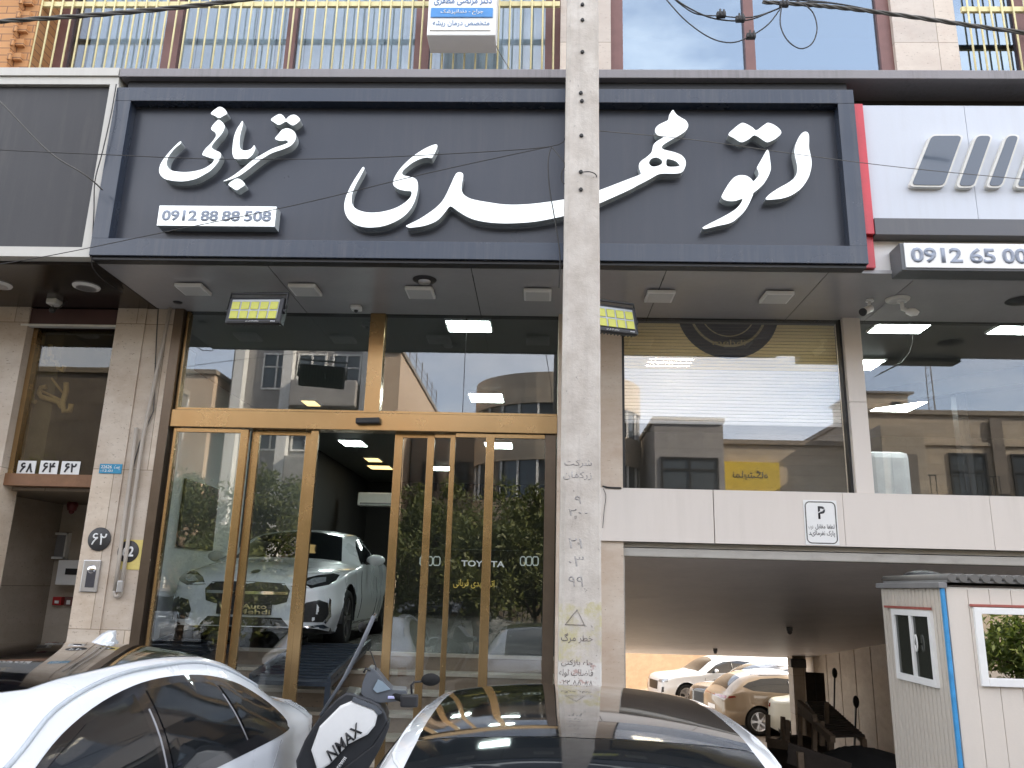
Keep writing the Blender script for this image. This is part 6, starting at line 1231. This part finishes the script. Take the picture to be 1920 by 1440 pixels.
# trees
M['bark'] = plain('bark', (.10, .075, .055), .9, 0, .2, 0, .3, 14, .4)
def leafmat(name, a, b_):
    g = G(name); oi = g.n('NewGeometry'); rnd = oi.outputs['Random Per Island']; c_ = g.mix(rnd, a, b_); p = g.n('BsdfPrincipled'); g.v(p, 'Base Color', c_); p.inputs['Roughness'].default_value = .55; p.inputs['Subsurface Weight'].default_value = 0
    tl = g.n('BsdfTranslucent'); g.v(tl, 0, c_); ms = g.n('MixShader'); ms.inputs[0].default_value = .3; g.l(p.outputs[0], ms.inputs[1]); g.l(tl.outputs[0], ms.inputs[2]); g.l(ms.outputs[0], g.out.inputs[0]); return g.m
M['leaf'] = leafmat('street tree leaf', (.06, .085, .022), (.17, .18, .05)); M['leaf2'] = leafmat('fresh leaf', (.08, .13, .02), (.20, .24, .05))
def tree(x, y, h, r, lab, m, n=6500, grp='street trees across the road'):
    t = thing('street_tree', lab, 'tree', (x, y, .0), grp); rnd = random.Random(int(x*100+h*7)); b = MB(); top = h*.72
    b.tube([(x, y, 0), (x+.05, y, h*.2), (x-.03, y+.04, h*.42), (x, y, top)], [.12, .10, .075, .03], 8); tips = []
    for k in range(9):
        a = rnd.uniform(0, 6.28); z0 = h*rnd.uniform(.25, .6); L_ = r*rnd.uniform(.6, .95); p = Vector((x+math.cos(a)*L_, y+math.sin(a)*L_, z0+h*rnd.uniform(.12, .3))); b.tube([(x, y, z0), tuple(Vector((x, y, z0)).lerp(p, .5)+Vector((0, 0, .1))), tuple(p)], [.045, .03, .012], 6); tips.append(p)
    b.build('trunk', M['bark'], t); bm = bmesh.new()
    cl = [(p, r*rnd.uniform(.3, .5)) for p in tips]+[(Vector((x+rnd.uniform(-.5, .5)*r, y+rnd.uniform(-.5, .5)*r, h*rnd.uniform(.32, .97))), r*rnd.uniform(.25, .45)) for _ in range(14)]
    for i in range(n):
        c_, cr_ = cl[rnd.randrange(len(cl))]; d_ = Vector((rnd.gauss(0, 1), rnd.gauss(0, 1), rnd.gauss(0, 1))).normalized()*cr_*rnd.random()**.45; p = c_+d_; s_ = rnd.uniform(.035, .07); a = Vector((rnd.gauss(0, 1), rnd.gauss(0, 1), rnd.gauss(0, .6)-.7)).normalized(); q = a.orthogonal().normalized(); q = (q*math.cos(i)+a.cross(q)*math.sin(i))
        bm.faces.new([bm.verts.new(p+e) for e in (a*s_*1.5, q*s_*.5, -a*s_*1.3, -q*s_*.5)])
    bb = MB(); bb.bm.free(); bb.bm = bm; bb.build('crown', m, t, recalc=False)
for i, (u, vtop, Yv, rr_, lab) in enumerate(((372, 870, 20.5, 1.5, 'bushy street tree mirrored in the fixed left door pane'), (505, 872, 21, 1.3, 'slim street tree mirrored in the left sliding door'), (760, 905, 22, 1.5, 'street tree mirrored in the right sliding door'), (840, 890, 21, 1.2, 'narrow street tree mirrored between the right door stiles'), (965, 868, 21.5, 1.5, 'tallest street tree mirrored in the wide right door pane'), (430, 985, 18.5, 1.2, 'low street tree mirrored behind the showroom sedan'), (690, 960, 19.5, 1.4, 'low bushy tree mirrored by the open doorway'), (1010, 900, 19, 1.2, 'street tree mirrored beside the concrete pole'), (900, 960, 18.5, 1.4, 'low bushy tree mirrored above the wall light sign'))):
    p = vm(u, vtop+18, Yv); tree(p.x, p.y, p.z, rr_, lab, M['leaf'])
tree(9.4, -4.2, 1.7, 1.1, 'fresh green tree mirrored in the guard booth window', M['leaf2'], 5000); tree(-14.6, -6.5, 5.2, 1.6, 'dark tree mirrored in the dim neighbour window', M['leaf'], 4000)
far_building('dark windowless block added at the far left to darken the neighbour window reflection', -27, -12.1, -8.2, 3, 8.0, M['o_dark'], [], M['black'])  # added block, makes the reflection in the neighbour window dark
# cars along the far kerb: copies of the built ones
def carcopy(src, lab, x, y, rz, paint=None, z=0):
    r = copy_tree(src.t); r.location = (x, y, z); r.rotation_euler = (0, 0, R(rz)); r['label'] = lab; r['group'] = 'cars along the far kerb'
    if paint:
        for ch in kids(r):
            if ch.name.split('.')[0] == 'body': ch.material_slots[0].link = 'OBJECT'; ch.material_slots[0].material = paint
SV = [o for o in bpy.data.objects if o.get('label', '').startswith('white crossover')][0]
class _C: pass
sv = _C(); sv.t = SV
dkp = plain('graphite car paint', (.06, .065, .07), .28, .2, .5, 1, .02); slp = plain('silver car paint', (.38, .39, .40), .28, .4, .5, 1, .02)
carcopy(sv, 'white crossover parked along the far kerb, leftmost', -9.6, -7.2, 92); carcopy(sv, 'silver crossover parked along the far kerb near the round front', -1.8, -6.6, 90, slp); carcopy(NEARW, 'white sedan parked along the far kerb between two crossovers', -5.6, -7.0, 88); carcopy(sv, 'graphite crossover parked along the far kerb opposite the pole', 3.4, -7.0, 91, dkp)
